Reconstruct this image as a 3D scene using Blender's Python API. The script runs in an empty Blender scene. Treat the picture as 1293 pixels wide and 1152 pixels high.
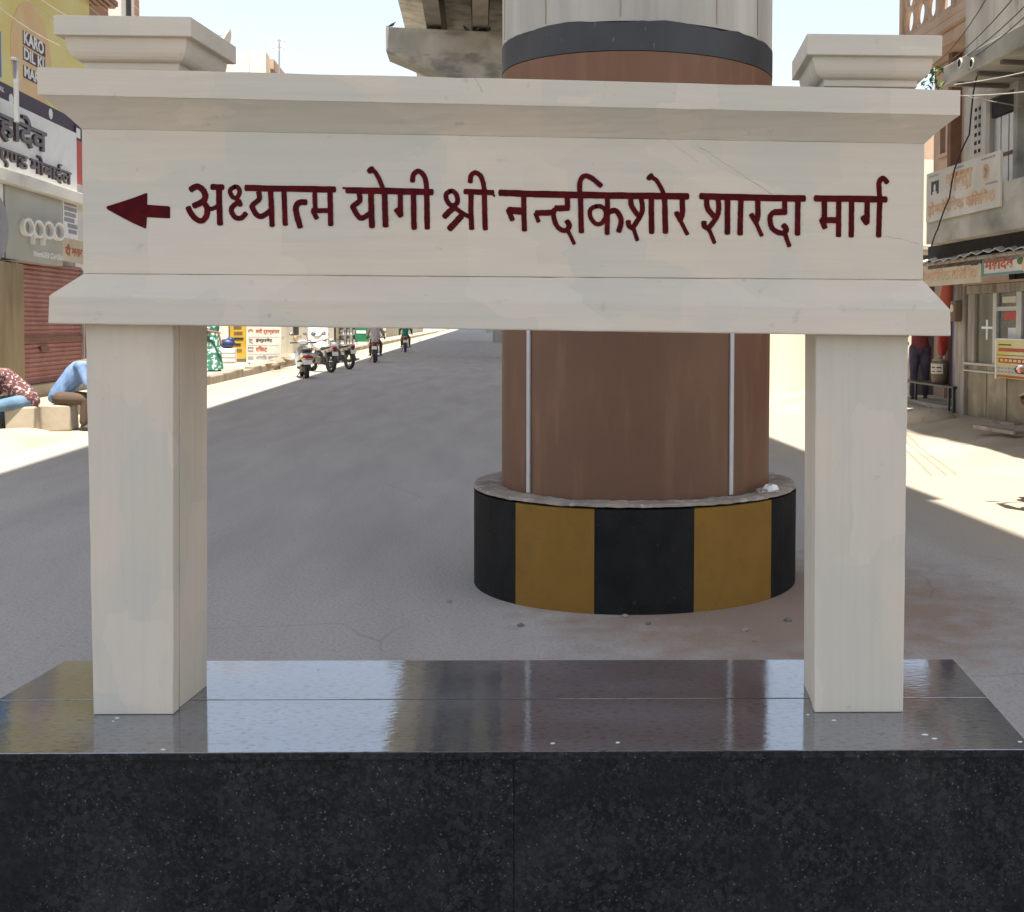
import bpy, bmesh, math, random
from mathutils import Vector, Matrix
random.seed(7)
sc = bpy.context.scene
COL = sc.collection
R = math.radians

# ------------------------------------------------------------------ camera
W, H, FPX = 1293.0, 1152.0, 1500.0
CX, CY = 865.0, 462.0
EYE = Vector((0, 0, 1.6))
YAW, PITCH, ROLL = R(-1.6), R(-2.0), 0.006
cam_rot = Matrix.Rotation(YAW, 3, 'Z') @ Matrix.Rotation(R(90) + PITCH, 3, 'X') @ Matrix.Rotation(ROLL, 3, 'Z')
cd = bpy.data.cameras.new('camera')
cam = bpy.data.objects.new('camera', cd)
COL.objects.link(cam)
cam.location = EYE
cam.rotation_euler = cam_rot.to_euler()
cd.sensor_fit = 'HORIZONTAL'; cd.sensor_width = 36.0
cd.lens = FPX / W * 36.0
cd.shift_x = (W / 2 - CX) / W
cd.shift_y = (CY - H / 2) / W
cd.clip_start = 0.05; cd.clip_end = 3000
sc.camera = cam

def ray(px, py):
    return cam_rot @ Vector(((px - CX) / FPX, -(py - CY) / FPX, -1.0))
d0 = ray(605, 411)
ALPHA = math.atan2(-d0.x, d0.y)                     # the street runs this far left of the gate's depth axis
RS = Matrix.Rotation(ALPHA, 3, 'Z'); RSI = RS.inverted()
def P(px, py, Y):                                   # world point seen at a pixel, on the plane y = Y
    d = ray(px, py); return EYE + d * (Y / d.y)
def G(px, py, z):                                   # ... on the level z
    d = ray(px, py); return EYE + d * ((z - EYE.z) / d.z)
def F(px, py, u):                                   # street frame (u right, v forward, z): on the facade plane u
    d = RSI @ ray(px, py); t = u / d.x; return Vector((u, d.y * t, EYE.z + d.z * t))
def V(px, py, v):                                   # ... at street distance v
    d = RSI @ ray(px, py); t = v / d.y; return Vector((d.x * t, v, EYE.z + d.z * t))
def GS(px, py, z=0.0):
    return RSI @ G(px, py, z)

# ------------------------------------------------------------------ light
SUN_U, SUN_V = -0.078, 0.30                          # shadow shift per metre of height, street frame
ddir = RS @ Vector((SUN_U, SUN_V, -1.0)); ddir.normalize()
to_sun = -ddir
SUN_EL = math.asin(to_sun.z)
w = bpy.data.worlds.new('World'); sc.world = w; w.use_nodes = True
nt = w.node_tree
bg = nt.nodes['Background']
sky = nt.nodes.new('ShaderNodeTexSky'); sky.sky_type = 'NISHITA'; sky.sun_disc = False
sky.sun_elevation = SUN_EL
sky.sun_rotation = math.atan2(to_sun.x, to_sun.y)
sky.air_density = 1.0; sky.dust_density = 1.5; sky.ozone_density = 1.0
hz_ = nt.nodes.new('ShaderNodeHueSaturation'); hz_.inputs['Saturation'].default_value = 0.56   # hazy, washed-out midday sky
nt.links.new(sky.outputs[0], hz_.inputs['Color']); nt.links.new(hz_.outputs[0], bg.inputs[0]); bg.inputs[1].default_value = 0.11
sl = bpy.data.lights.new('sun', 'SUN'); sl.energy = 4.3; sl.angle = R(0.5); sl.color = (1.0, 0.95, 0.86)
so = bpy.data.objects.new('sun', sl); COL.objects.link(so)
so.rotation_euler = ddir.to_track_quat('-Z', 'Y').to_euler()
sc.view_settings.view_transform = 'Standard'; sc.view_settings.look = 'None'
sc.view_settings.exposure = 1.36; sc.view_settings.gamma = 1.0

# ------------------------------------------------------------------ materials
def mat(name, c, c2=None, scale=4.0, rough=0.75, bump=0.0, bscale=60.0, st=(1, 1, 1), metal=0.0, spec=0.5,
        lo=0.35, hi=0.65, c3=None, scale3=30.0, st3=(1, 1, 1), amt3=0.5, lo3=0.5, hi3=0.62, bst=None, r2=None):
    m = bpy.data.materials.new(name); m.use_nodes = True
    n = m.node_tree.nodes; L = m.node_tree.links
    b = n['Principled BSDF']
    b.inputs['Roughness'].default_value = rough
    b.inputs['Metallic'].default_value = metal
    b.inputs['Specular IOR Level'].default_value = spec
    c = tuple(c) + (1,)
    b.inputs['Base Color'].default_value = c
    if c2 is None:
        c2 = tuple(max(0, x * 0.86) for x in c[:3])
    tc = n.new('ShaderNodeTexCoord')
    def noise(s, stv, det=8, dist=0.0):
        mp = n.new('ShaderNodeMapping'); mp.inputs['Scale'].default_value = stv
        L.new(tc.outputs['Object'], mp.inputs['Vector'])
        t = n.new('ShaderNodeTexNoise'); t.inputs['Scale'].default_value = s
        t.inputs['Detail'].default_value = det; t.inputs['Distortion'].default_value = dist
        L.new(mp.outputs[0], t.inputs['Vector']); return t.outputs['Fac']
    def ramp(fac, a, z):
        r = n.new('ShaderNodeMapRange'); r.inputs['From Min'].default_value = a; r.inputs['From Max'].default_value = z
        L.new(fac, r.inputs['Value']); return r.outputs[0]
    def mix(fac, A, B):
        x = n.new('ShaderNodeMix'); x.data_type = 'RGBA'
        L.new(fac, x.inputs['Factor'])
        for k, s in ((6, A), (7, B)):
            if isinstance(s, tuple): x.inputs[k].default_value = s if len(s) == 4 else s + (1,)
            else: L.new(s, x.inputs[k])
        return x.outputs[2]
    f1 = ramp(noise(scale, st, 8, 0.3), lo, hi)
    out = mix(f1, c, tuple(c2))
    if c3 is not None:
        f3 = ramp(noise(scale3, st3, 10), lo3, hi3)
        mm = n.new('ShaderNodeMath'); mm.operation = 'MULTIPLY'; mm.inputs[1].default_value = amt3
        L.new(f3, mm.inputs[0]); out = mix(mm.outputs[0], out, tuple(c3))
    L.new(out, b.inputs['Base Color'])
    if r2 is not None:
        rr = n.new('ShaderNodeMapRange'); rr.inputs['From Min'].default_value = 0.35; rr.inputs['From Max'].default_value = 0.7
        rr.inputs['To Min'].default_value = rough; rr.inputs['To Max'].default_value = r2
        L.new(noise(scale * 2.3, st, 8), rr.inputs['Value']); L.new(rr.outputs[0], b.inputs['Roughness'])
    if bump > 0:
        bp = n.new('ShaderNodeBump'); bp.inputs['Strength'].default_value = bump; bp.inputs['Distance'].default_value = 0.01
        L.new(noise(bscale, bst or st, 8), bp.inputs['Height']); L.new(bp.outputs[0], b.inputs['Normal'])
    m['x'] = 0
    return m
def paint_mat(name, st, bst):                        # brushed distemper on plaster: creamy and greyish coats that overlap
    m = mat(name, (0.59, 0.515, 0.42), (0.545, 0.50, 0.42), scale=1.6, rough=0.62, st=st, lo=0.44, hi=0.56,
            c3=(0.43, 0.415, 0.36), scale3=3.0, st3=bst, amt3=0.30, lo3=0.45, hi3=0.72, bump=0.22, bscale=4.0, bst=bst, spec=0.3)
    n = m.node_tree.nodes; L = m.node_tree.links
    b = n['Principled BSDF']; src = b.inputs['Base Color'].links[0].from_socket
    tc = n.new('ShaderNodeTexCoord')
    nz = n.new('ShaderNodeTexNoise'); nz.inputs['Scale'].default_value = 26; nz.inputs['Detail'].default_value = 12
    L.new(tc.outputs['Object'], nz.inputs['Vector'])
    r = n.new('ShaderNodeMapRange'); r.inputs['From Min'].default_value = 0.66; r.inputs['From Max'].default_value = 0.76
    r.inputs['To Max'].default_value = 0.5
    L.new(nz.outputs['Fac'], r.inputs['Value'])
    x = n.new('ShaderNodeMix'); x.data_type = 'RGBA'; L.new(r.outputs[0], x.inputs['Factor'])
    L.new(src, x.inputs[6]); x.inputs[7].default_value = (0.30, 0.28, 0.23, 1)
    wv = n.new('ShaderNodeMix'); wv.data_type = 'VECTOR'; wv.inputs['Factor'].default_value = 0.06
    n9 = n.new('ShaderNodeTexNoise'); n9.inputs['Scale'].default_value = 9; n9.inputs['Detail'].default_value = 6; L.new(tc.outputs['Object'], n9.inputs['Vector'])
    L.new(tc.outputs['Object'], wv.inputs[4]); L.new(n9.outputs['Color'], wv.inputs[5])
    cur = x.outputs[2]
    for k, (s_, col, a_) in enumerate(((3.1, (0.44, 0.445, 0.40, 1), 0.42), (4.7, (0.66, 0.565, 0.475, 1), 0.42))):
        mp = n.new('ShaderNodeMapping'); mp.inputs['Location'].default_value = (k * 3.3, k * 1.7, k * 5.1); mp.inputs['Scale'].default_value = (st[0] * .7, 1, st[2] * .7)
        L.new(wv.outputs[1], mp.inputs['Vector'])
        vo = n.new('ShaderNodeTexVoronoi'); vo.distance = 'CHEBYCHEV'; vo.inputs['Scale'].default_value = s_; L.new(mp.outputs[0], vo.inputs['Vector'])
        sp = n.new('ShaderNodeSeparateColor'); L.new(vo.outputs['Color'], sp.inputs[0])
        r9 = n.new('ShaderNodeMapRange'); r9.inputs['From Min'].default_value = 0.55; r9.inputs['From Max'].default_value = 1.0; r9.inputs['To Max'].default_value = a_
        L.new(sp.outputs[0], r9.inputs['Value'])
        y = n.new('ShaderNodeMix'); y.data_type = 'RGBA'; L.new(r9.outputs[0], y.inputs['Factor']); L.new(cur, y.inputs[6]); y.inputs[7].default_value = col; cur = y.outputs[2]
    L.new(cur, b.inputs['Base Color'])
    return m
def granite(name, dust, rough, bumps, ior, top=False):
    m = bpy.data.materials.new(name); m.use_nodes = True
    n = m.node_tree.nodes; L = m.node_tree.links; b = n['Principled BSDF']
    tc = n.new('ShaderNodeTexCoord')
    def nz(s, det, st=(1, 1, 1)):
        mp = n.new('ShaderNodeMapping'); mp.inputs['Scale'].default_value = st
        L.new(tc.outputs['Object'], mp.inputs['Vector'])
        t = n.new('ShaderNodeTexNoise'); t.inputs['Scale'].default_value = s; t.inputs['Detail'].default_value = det
        L.new(mp.outputs[0], t.inputs['Vector']); return t.outputs['Fac']
    def mr(f, a, z, lo=0, hi=1):
        r = n.new('ShaderNodeMapRange'); r.inputs['From Min'].default_value = a; r.inputs['From Max'].default_value = z
        r.inputs['To Min'].default_value = lo; r.inputs['To Max'].default_value = hi
        L.new(f, r.inputs['Value']); return r.outputs[0]
    def mix(f, A, B):
        x = n.new('ShaderNodeMix'); x.data_type = 'RGBA'; L.new(f, x.inputs['Factor'])
        for k, s in ((6, A), (7, B)):
            if isinstance(s, tuple): x.inputs[k].default_value = s + (1,)
            else: L.new(s, x.inputs[k])
        return x.outputs[2]
    vo = n.new('ShaderNodeTexVoronoi'); vo.inputs['Scale'].default_value = 62; L.new(tc.outputs['Object'], vo.inputs['Vector'])
    c = mix(mr(nz(70, 6), 0.45, 0.75), (0.005, 0.005, 0.006), (0.022, 0.0215, 0.022))
    c = mix(mr(vo.outputs['Distance'], 0.0, 0.30, 0.25, 0.0), c, (0.06, 0.058, 0.057))
    c = mix(mr(nz(7, 5), 0.45, 0.75, 0, 0.35), c, (0.030, 0.030, 0.036))
    for vs_, lo_, hi_, col_ in ((190, 0.72, 1.0, (0.034, 0.0335, 0.034)), (80, 0.66, 1.0, (0.032, 0.031, 0.033)), (300, 0.984, 0.995, (0.13, 0.127, 0.125))):
        vc = n.new('ShaderNodeTexVoronoi'); vc.inputs['Scale'].default_value = vs_; L.new(tc.outputs['Object'], vc.inputs['Vector'])
        sc_ = n.new('ShaderNodeSeparateColor'); L.new(vc.outputs['Color'], sc_.inputs[0])
        c = mix(mr(sc_.outputs[0], lo_, hi_, 0, 0.85), c, col_)
    v2 = n.new('ShaderNodeTexVoronoi'); v2.inputs['Scale'].default_value = 150; L.new(tc.outputs['Object'], v2.inputs['Vector'])
    sp = n.new('ShaderNodeMath'); sp.operation = 'MULTIPLY'
    L.new(mr(v2.outputs['Distance'], 0.10, 0.22, 1, 0), sp.inputs[0]); L.new(mr(nz(38, 4), 0.56, 0.66), sp.inputs[1])
    c = mix(sp.outputs[0], c, (0.12, 0.118, 0.115))
    if not top: c = mix(mr(nz(5, 8), 0.50, 0.66, 0, 0.7), c, (0.009, 0.009, 0.010))
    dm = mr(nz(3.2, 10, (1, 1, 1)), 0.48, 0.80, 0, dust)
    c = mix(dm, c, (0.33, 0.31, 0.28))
    if top:                                          # worn dust film, blue-grey tint painted in for reflected sky, with darker streaks
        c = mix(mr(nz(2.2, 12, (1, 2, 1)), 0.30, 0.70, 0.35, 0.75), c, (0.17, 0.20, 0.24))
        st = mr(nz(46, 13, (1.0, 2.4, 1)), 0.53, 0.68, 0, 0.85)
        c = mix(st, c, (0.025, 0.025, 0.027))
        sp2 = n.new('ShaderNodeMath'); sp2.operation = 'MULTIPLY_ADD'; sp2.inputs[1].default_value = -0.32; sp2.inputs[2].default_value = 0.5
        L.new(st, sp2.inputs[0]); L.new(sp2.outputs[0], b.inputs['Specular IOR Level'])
    L.new(c, b.inputs['Base Color'])
    L.new(mr(nz(4.5, 12), 0.40, 0.75, rough, rough + (0.10 if top else 0.22)), b.inputs['Roughness'])
    b.inputs['IOR'].default_value = ior
    bp = n.new('ShaderNodeBump'); bp.inputs['Strength'].default_value = bumps; bp.inputs['Distance'].default_value = 0.002
    L.new(nz(30, 8, (1, 2.2, 1)), bp.inputs['Height']); L.new(bp.outputs[0], b.inputs['Normal'])
    return m

M = {}
M['paint_h'] = paint_mat('cream_paint_horizontal', (1.2, 1, 2.2), (0.7, 8, 11))
M['paint_v'] = paint_mat('cream_paint_vertical', (2.4, 2, 1.2), (14, 14, 0.6))
M['crack'] = mat('hairline_crack', (0.36, 0.33, 0.28))
M['maroon'] = mat('maroon_sign_paint', (0.056, 0.0035, 0.0055), (0.105, 0.006, 0.008), scale=26, rough=0.7, spec=0.08, st=(1, 1, 1), lo=0.45, hi=0.75)
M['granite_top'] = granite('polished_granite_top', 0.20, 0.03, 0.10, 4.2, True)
M['granite'] = granite('polished_granite_front', 0.05, 0.28, 0.15, 1.33)
M['joint'] = mat('joint_filler', (0.012, 0.012, 0.013))
M['chip'] = mat('white_chip', (0.7, 0.7, 0.68))
M['conc'] = mat('bare_concrete', (0.47, 0.455, 0.42), (0.34, 0.33, 0.305), scale=1.3, st=(3, 3, 0.35), rough=0.9, bump=0.25, bscale=30,
                c3=(0.13, 0.125, 0.12), scale3=2.2, st3=(3, 3, 0.3), amt3=0.38, lo3=0.52, hi3=0.75)
M['conc_h'] = mat('stained_concrete', (0.50, 0.475, 0.41), (0.33, 0.315, 0.27), scale=1.4, rough=0.9, bump=0.3, bscale=14,
                  c3=(0.13, 0.125, 0.11), scale3=1.1, st3=(1, 1, 1.8), amt3=0.75, lo3=0.5, hi3=0.72)
M['cap_conc'] = mat('grey_cap_concrete', (0.35, 0.34, 0.31), (0.235, 0.23, 0.21), scale=0.9, rough=0.9, bump=0.3, bscale=14, c3=(0.12, 0.118, 0.11), scale3=0.8, st3=(1, 1, 2.2), amt3=0.75, lo3=0.50, hi3=0.64)
M['conc_dark'] = mat('dark_concrete', (0.17, 0.16, 0.14), (0.10, 0.095, 0.085), scale=1.0, rough=0.9, bump=0.2)
M['pier_black'] = mat('black_pier_paint', (0.019, 0.0205, 0.026), (0.030, 0.032, 0.038), scale=3, rough=0.55, bump=0.1, bscale=60,
                      c3=(0.14, 0.14, 0.14), scale3=40, amt3=0.6, lo3=0.68, hi3=0.76, st3=(1, 1, 0.5))
M['pier_brown'] = mat('brown_pier_paint', (0.155, 0.080, 0.047), (0.128, 0.066, 0.039), scale=1.6, rough=0.6, bump=0.12, bscale=45,
                      c3=(0.235, 0.12, 0.072), scale3=5.0, st3=(2, 2, 0.3), amt3=0.45, lo3=0.52, hi3=0.72, spec=0.3)
M['white_strip'] = mat('white_strip', (0.50, 0.50, 0.51), rough=0.6)
M['ring_yellow'] = mat('ochre_kerb_paint', (0.230, 0.122, 0.022), (0.205, 0.107, 0.019), scale=5, rough=0.7, bump=0.25, bscale=50, spec=0.2,
                       c3=(0.10, 0.07, 0.03), scale3=14, amt3=0.28, lo3=0.56, hi3=0.74)
M['ring_black'] = mat('black_kerb_paint', (0.008, 0.008, 0.008), (0.014, 0.0135, 0.013), scale=6, rough=0.8, bump=0.3, bscale=50, spec=0.2,
                      c3=(0.08, 0.076, 0.07), scale3=40, amt3=0.4, lo3=0.64, hi3=0.76)
M['ring_top'] = mat('dusty_ring_cement', (0.30, 0.25, 0.20), (0.19, 0.155, 0.125), scale=5, rough=0.95, bump=0.6, bscale=30,
                    c3=(0.42, 0.40, 0.37), scale3=16, amt3=0.6, lo3=0.55, hi3=0.65)
M['sand'] = mat('pale_sandy_ground', (0.44, 0.375, 0.285), (0.35, 0.285, 0.205), scale=0.8, rough=0.95, bump=0.5, bscale=9,
                c3=(0.24, 0.20, 0.15), scale3=7, amt3=0.5, lo3=0.60, hi3=0.72)
M['pave'] = mat('dusty_pavement', (0.46, 0.40, 0.31), (0.36, 0.30, 0.22), scale=1.1, rough=0.95, bump=0.4, bscale=10)
M['kerb'] = mat('worn_kerb_stone', (0.33, 0.275, 0.205), (0.22, 0.18, 0.13), scale=1.6, rough=0.95, bump=0.5, bscale=14)
M['cream'] = mat('cream_wall', (0.72, 0.67, 0.55), (0.63, 0.58, 0.46), scale=0.9, rough=0.85, st=(1, 1, 0.4))
M['white'] = mat('white_panel', (0.80, 0.80, 0.78), (0.74, 0.74, 0.72), rough=0.5)
M['white_wall'] = mat('white_wash', (0.74, 0.72, 0.68), (0.60, 0.58, 0.54), rough=0.9, scale=1.2, st=(1, 1, 0.4))
M['brick'] = None
M['grime'] = mat('grimy_plaster', (0.58, 0.55, 0.50), (0.41, 0.39, 0.355), scale=1.1, st=(1.4, 1.4, 0.5), rough=0.92, bump=0.3, bscale=18,
                 c3=(0.09, 0.085, 0.08), scale3=1.8, st3=(2.2, 2.2, 0.5), amt3=0.7, lo3=0.54, hi3=0.76)
M['sandstone'] = mat('pink_sandstone', (0.56, 0.42, 0.315), (0.46, 0.33, 0.245), scale=1.8, rough=0.9, bump=0.3, bscale=20)
M['sandstone_d'] = mat('brown_sandstone', (0.21, 0.115, 0.075), (0.15, 0.08, 0.055), scale=2, rough=0.9)
M['rubble'] = mat('rubble_masonry', (0.52, 0.47, 0.34), (0.27, 0.235, 0.16), scale=3.2, rough=0.95, bump=1.0, bscale=5, lo=0.42, hi=0.6)
M['dark'] = mat('dark_interior', (0.018, 0.016, 0.015), (0.03, 0.026, 0.024), rough=0.9)
M['shutter'] = mat('maroon_shutter', (0.36, 0.15, 0.12), (0.27, 0.105, 0.085), scale=1.6, rough=0.55, st=(1, 1, 0.6), c3=(0.34, 0.18, 0.14), scale3=5, amt3=0.5)
M['brown_col'] = mat('olive_brown_plaster', (0.22, 0.165, 0.09), (0.16, 0.118, 0.062), scale=1.6, st=(3, 3, 0.4), rough=0.85)
M['alu'] = mat('aluminium', (0.55, 0.54, 0.52), (0.42, 0.41, 0.39), scale=2, rough=0.42, metal=0.5)
M['canopy'] = mat('cream_fascia', (0.66, 0.64, 0.58), (0.55, 0.53, 0.47), rough=0.6, scale=0.9)
M['panel_grey'] = mat('grey_green_panel', (0.40, 0.395, 0.335), (0.35, 0.345, 0.29), rough=0.45, scale=1.4)
M['letters'] = mat('dark_brown_letters', (0.045, 0.026, 0.030), (0.07, 0.045, 0.05), rough=0.4, scale=5)
M['letter_side'] = mat('letter_face', (0.075, 0.045, 0.050), (0.10, 0.07, 0.07), rough=0.35, scale=5)
M['letter_white'] = mat('white_letters', (0.82, 0.81, 0.78), rough=0.35)
M['yellow_b'] = mat('yellow_banner', (0.70, 0.56, 0.17), (0.75, 0.71, 0.32), scale=0.5, rough=0.6, lo=0.3, hi=0.7)
M['purple'] = mat('purple_strip', (0.055, 0.028, 0.058), rough=0.6)
M['blue_b'] = mat('blue_banner', (0.035, 0.17, 0.46), (0.05, 0.22, 0.5), rough=0.5)
M['navy'] = mat('navy', (0.02, 0.035, 0.13), rough=0.5)
M['orange_g'] = mat('orange_patch', (0.70, 0.44, 0.22), (0.72, 0.54, 0.28), rough=0.6, scale=2)
M['red_b'] = mat('faded_red_banner', (0.56, 0.10, 0.085), (0.45, 0.08, 0.07), rough=0.7, st=(1, 4, .4))
M['red'] = mat('red_paint', (0.42, 0.035, 0.025), rough=0.5)
M['text_red'] = mat('red_orange_lettering', (0.45, 0.085, 0.035), rough=0.6)
M['text_faded'] = mat('faded_orange_lettering', (0.56, 0.31, 0.16), (0.62, 0.44, 0.29), rough=0.8, scale=5)
M['text_black'] = mat('black_lettering', (0.03, 0.03, 0.035), rough=0.6)
M['text_grey'] = mat('grey_lettering', (0.30, 0.30, 0.32), rough=0.6)
M['sign_old'] = mat('weathered_cream_sign', (0.60, 0.53, 0.40), (0.50, 0.43, 0.30), scale=1.6, rough=0.8, c3=(0.34, 0.27, 0.17), scale3=6, amt3=0.4, lo3=0.6, hi3=0.75)
M['sign_white'] = mat('weathered_white_sign', (0.64, 0.61, 0.55), (0.54, 0.50, 0.43), scale=1.6, rough=0.75, c3=(0.40, 0.33, 0.25), scale3=6, amt3=0.4, lo3=0.62, hi3=0.78)
M['teal'] = mat('teal_edge', (0.12, 0.26, 0.24), rough=0.6)
M['tin'] = mat('corrugated_tin', (0.62, 0.61, 0.58), (0.42, 0.40, 0.37), scale=2, rough=0.5, metal=0.3)
M['wood'] = mat('weathered_wood', (0.40, 0.35, 0.30), (0.19, 0.155, 0.125), scale=1.6, st=(5, 5, 0.6), rough=0.9, bump=0.3, bscale=20)
M['wood_b'] = mat('brown_soffit_boards', (0.23, 0.125, 0.08), (0.15, 0.08, 0.05), scale=1.2, st=(5, .5, 1), rough=0.85)
M['steel'] = mat('dull_steel_sheet', (0.30, 0.26, 0.18), (0.21, 0.18, 0.12), scale=1.6, st=(1, 2.2, 0.5), rough=0.5, metal=0.35,
                 c3=(0.42, 0.38, 0.30), scale3=4, amt3=0.4)
M['glass'] = mat('shop_glass', (0.03, 0.032, 0.03), (0.10, 0.10, 0.075), scale=1.4, rough=0.10, spec=0.6)
M['glass_g'] = mat('greenish_glass', (0.13, 0.13, 0.08), (0.06, 0.065, 0.05), scale=1.2, rough=0.12, spec=0.6, st=(1, 3, .4))
M['shop_blue'] = mat('blue_tarpaulin', (0.02, 0.065, 0.27), (0.015, 0.04, 0.16), rough=0.6, scale=2)
M['mauve_wall'] = mat('dim_shop_wall', (0.14, 0.12, 0.11), rough=0.9)
M['black'] = mat('black_plastic', (0.016, 0.016, 0.017), (0.03, 0.03, 0.03), rough=0.45)
M['rubber'] = mat('tyre_rubber', (0.020, 0.019, 0.018), (0.035, 0.033, 0.03), rough=0.85)
M['chrome'] = mat('chrome', (0.6, 0.6, 0.6), rough=0.18, metal=0.9)
M['engine'] = mat('engine_grey', (0.22, 0.22, 0.21), (0.13, 0.13, 0.125), rough=0.5, metal=0.4)
M['bike_silver'] = mat('silver_bike_paint', (0.52, 0.52, 0.52), rough=0.25, metal=0.3)
M['bike_white'] = mat('white_bike_paint', (0.72, 0.71, 0.68), rough=0.25)
M['bike_black'] = mat('black_bike_paint', (0.02, 0.02, 0.022), rough=0.2)
M['tail_red'] = mat('red_tail_lens', (0.42, 0.015, 0.012), (0.30, 0.01, 0.01), rough=0.2)
M['lens'] = mat('clear_lens', (0.65, 0.65, 0.62), rough=0.1)
M['plate'] = mat('white_plate', (0.75, 0.74, 0.70), rough=0.5)
M['skin'] = mat('brown_skin', (0.23, 0.12, 0.072), (0.19, 0.095, 0.056), rough=0.6, scale=6)
M['hair'] = mat('black_hair', (0.012, 0.010, 0.009), (0.02, 0.017, 0.015), rough=0.6, scale=40)
M['eye'] = mat('eye_dark', (0.02, 0.015, 0.012), rough=0.2)
M['lips'] = mat('lips', (0.16, 0.06, 0.045), rough=0.5)
M['shirt_red'] = mat('maroon_shirt', (0.20, 0.040, 0.042), (0.13, 0.026, 0.028), scale=6, rough=0.9)
M['trouser_purple'] = mat('dark_mauve_trousers', (0.075, 0.058, 0.095), (0.045, 0.036, 0.06), scale=6, rough=0.9)
M['shirt_blue'] = mat('light_blue_shirt', (0.20, 0.31, 0.52), (0.13, 0.215, 0.39), scale=4, rough=0.85, st=(3, 3, .7))
M['shirt_pat'] = mat('patterned_maroon_shirt', (0.12, 0.045, 0.05), (0.45, 0.36, 0.33), scale=24, rough=0.9, lo=0.55, hi=0.60)
M['jeans'] = mat('faded_jeans', (0.14, 0.23, 0.33), (0.085, 0.15, 0.23), scale=5, rough=0.9)
M['trouser_brown'] = mat('brown_trousers', (0.10, 0.065, 0.042), rough=0.9)
M['kurta'] = mat('pale_grey_shirt', (0.40, 0.37, 0.38), (0.32, 0.295, 0.31), scale=5, rough=0.9)
M['teal_cloth'] = mat('teal_shirt', (0.02, 0.20, 0.17), (0.015, 0.14, 0.12), scale=5, rough=0.9)
M['sari'] = mat('green_sari', (0.04, 0.17, 0.12), (0.50, 0.60, 0.56), scale=11, rough=0.85, lo=0.52, hi=0.58)
M['orange'] = mat('orange_shirt', (0.62, 0.13, 0.02), (0.5, 0.09, 0.015), rough=0.85)
M['green'] = mat('green_board', (0.015, 0.20, 0.085), (0.012, 0.15, 0.065), rough=0.5)
M['green_far'] = mat('green_shutter', (0.02, 0.19, 0.10), rough=0.6)
M['leaf'] = mat('leaf_green', (0.035, 0.11, 0.015), (0.06, 0.16, 0.02), rough=0.6, scale=20)
M['cable'] = mat('black_cable', (0.02, 0.02, 0.02), rough=0.6)
M['cable_w'] = mat('pale_cable', (0.55, 0.53, 0.48), rough=0.6)
M['pigeon'] = mat('pigeon_grey', (0.045, 0.045, 0.055), rough=0.7)
M['ochre_sign'] = mat('yellow_ochre_board', (0.55, 0.36, 0.035), (0.48, 0.30, 0.03), rough=0.6)
M['flex_y'] = mat('yellow_flex', (0.62, 0.50, 0.10), (0.66, 0.60, 0.30), scale=1.6, rough=0.5)
M['barrel'] = mat('brown_drum', (0.17, 0.12, 0.075), (0.12, 0.085, 0.05), rough=0.6)
M['label'] = mat('paper_label', (0.62, 0.56, 0.44), rough=0.8)

def brick_mat():
    m = bpy.data.materials.new('bare_brick'); m.use_nodes = True
    n = m.node_tree.nodes; L = m.node_tree.links
    tc = n.new('ShaderNodeTexCoord'); mp = n.new('ShaderNodeMapping')
    mp.inputs['Rotation'].default_value = (R(90), 0, R(90)); L.new(tc.outputs['Object'], mp.inputs['Vector'])
    b = n.new('ShaderNodeTexBrick'); b.inputs['Scale'].default_value = 2.2
    b.inputs['Color1'].default_value = (0.44, 0.25, 0.155, 1); b.inputs['Color2'].default_value = (0.34, 0.18, 0.11, 1)
    b.inputs['Mortar'].default_value = (0.55, 0.47, 0.37, 1); b.inputs['Mortar Size'].default_value = 0.03
    L.new(mp.outputs[0], b.inputs['Vector']); L.new(b.outputs['Color'], n['Principled BSDF'].inputs['Base Color'])
    n['Principled BSDF'].inputs['Roughness'].default_value = 0.9
    return m
M['brick'] = brick_mat()

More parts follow.
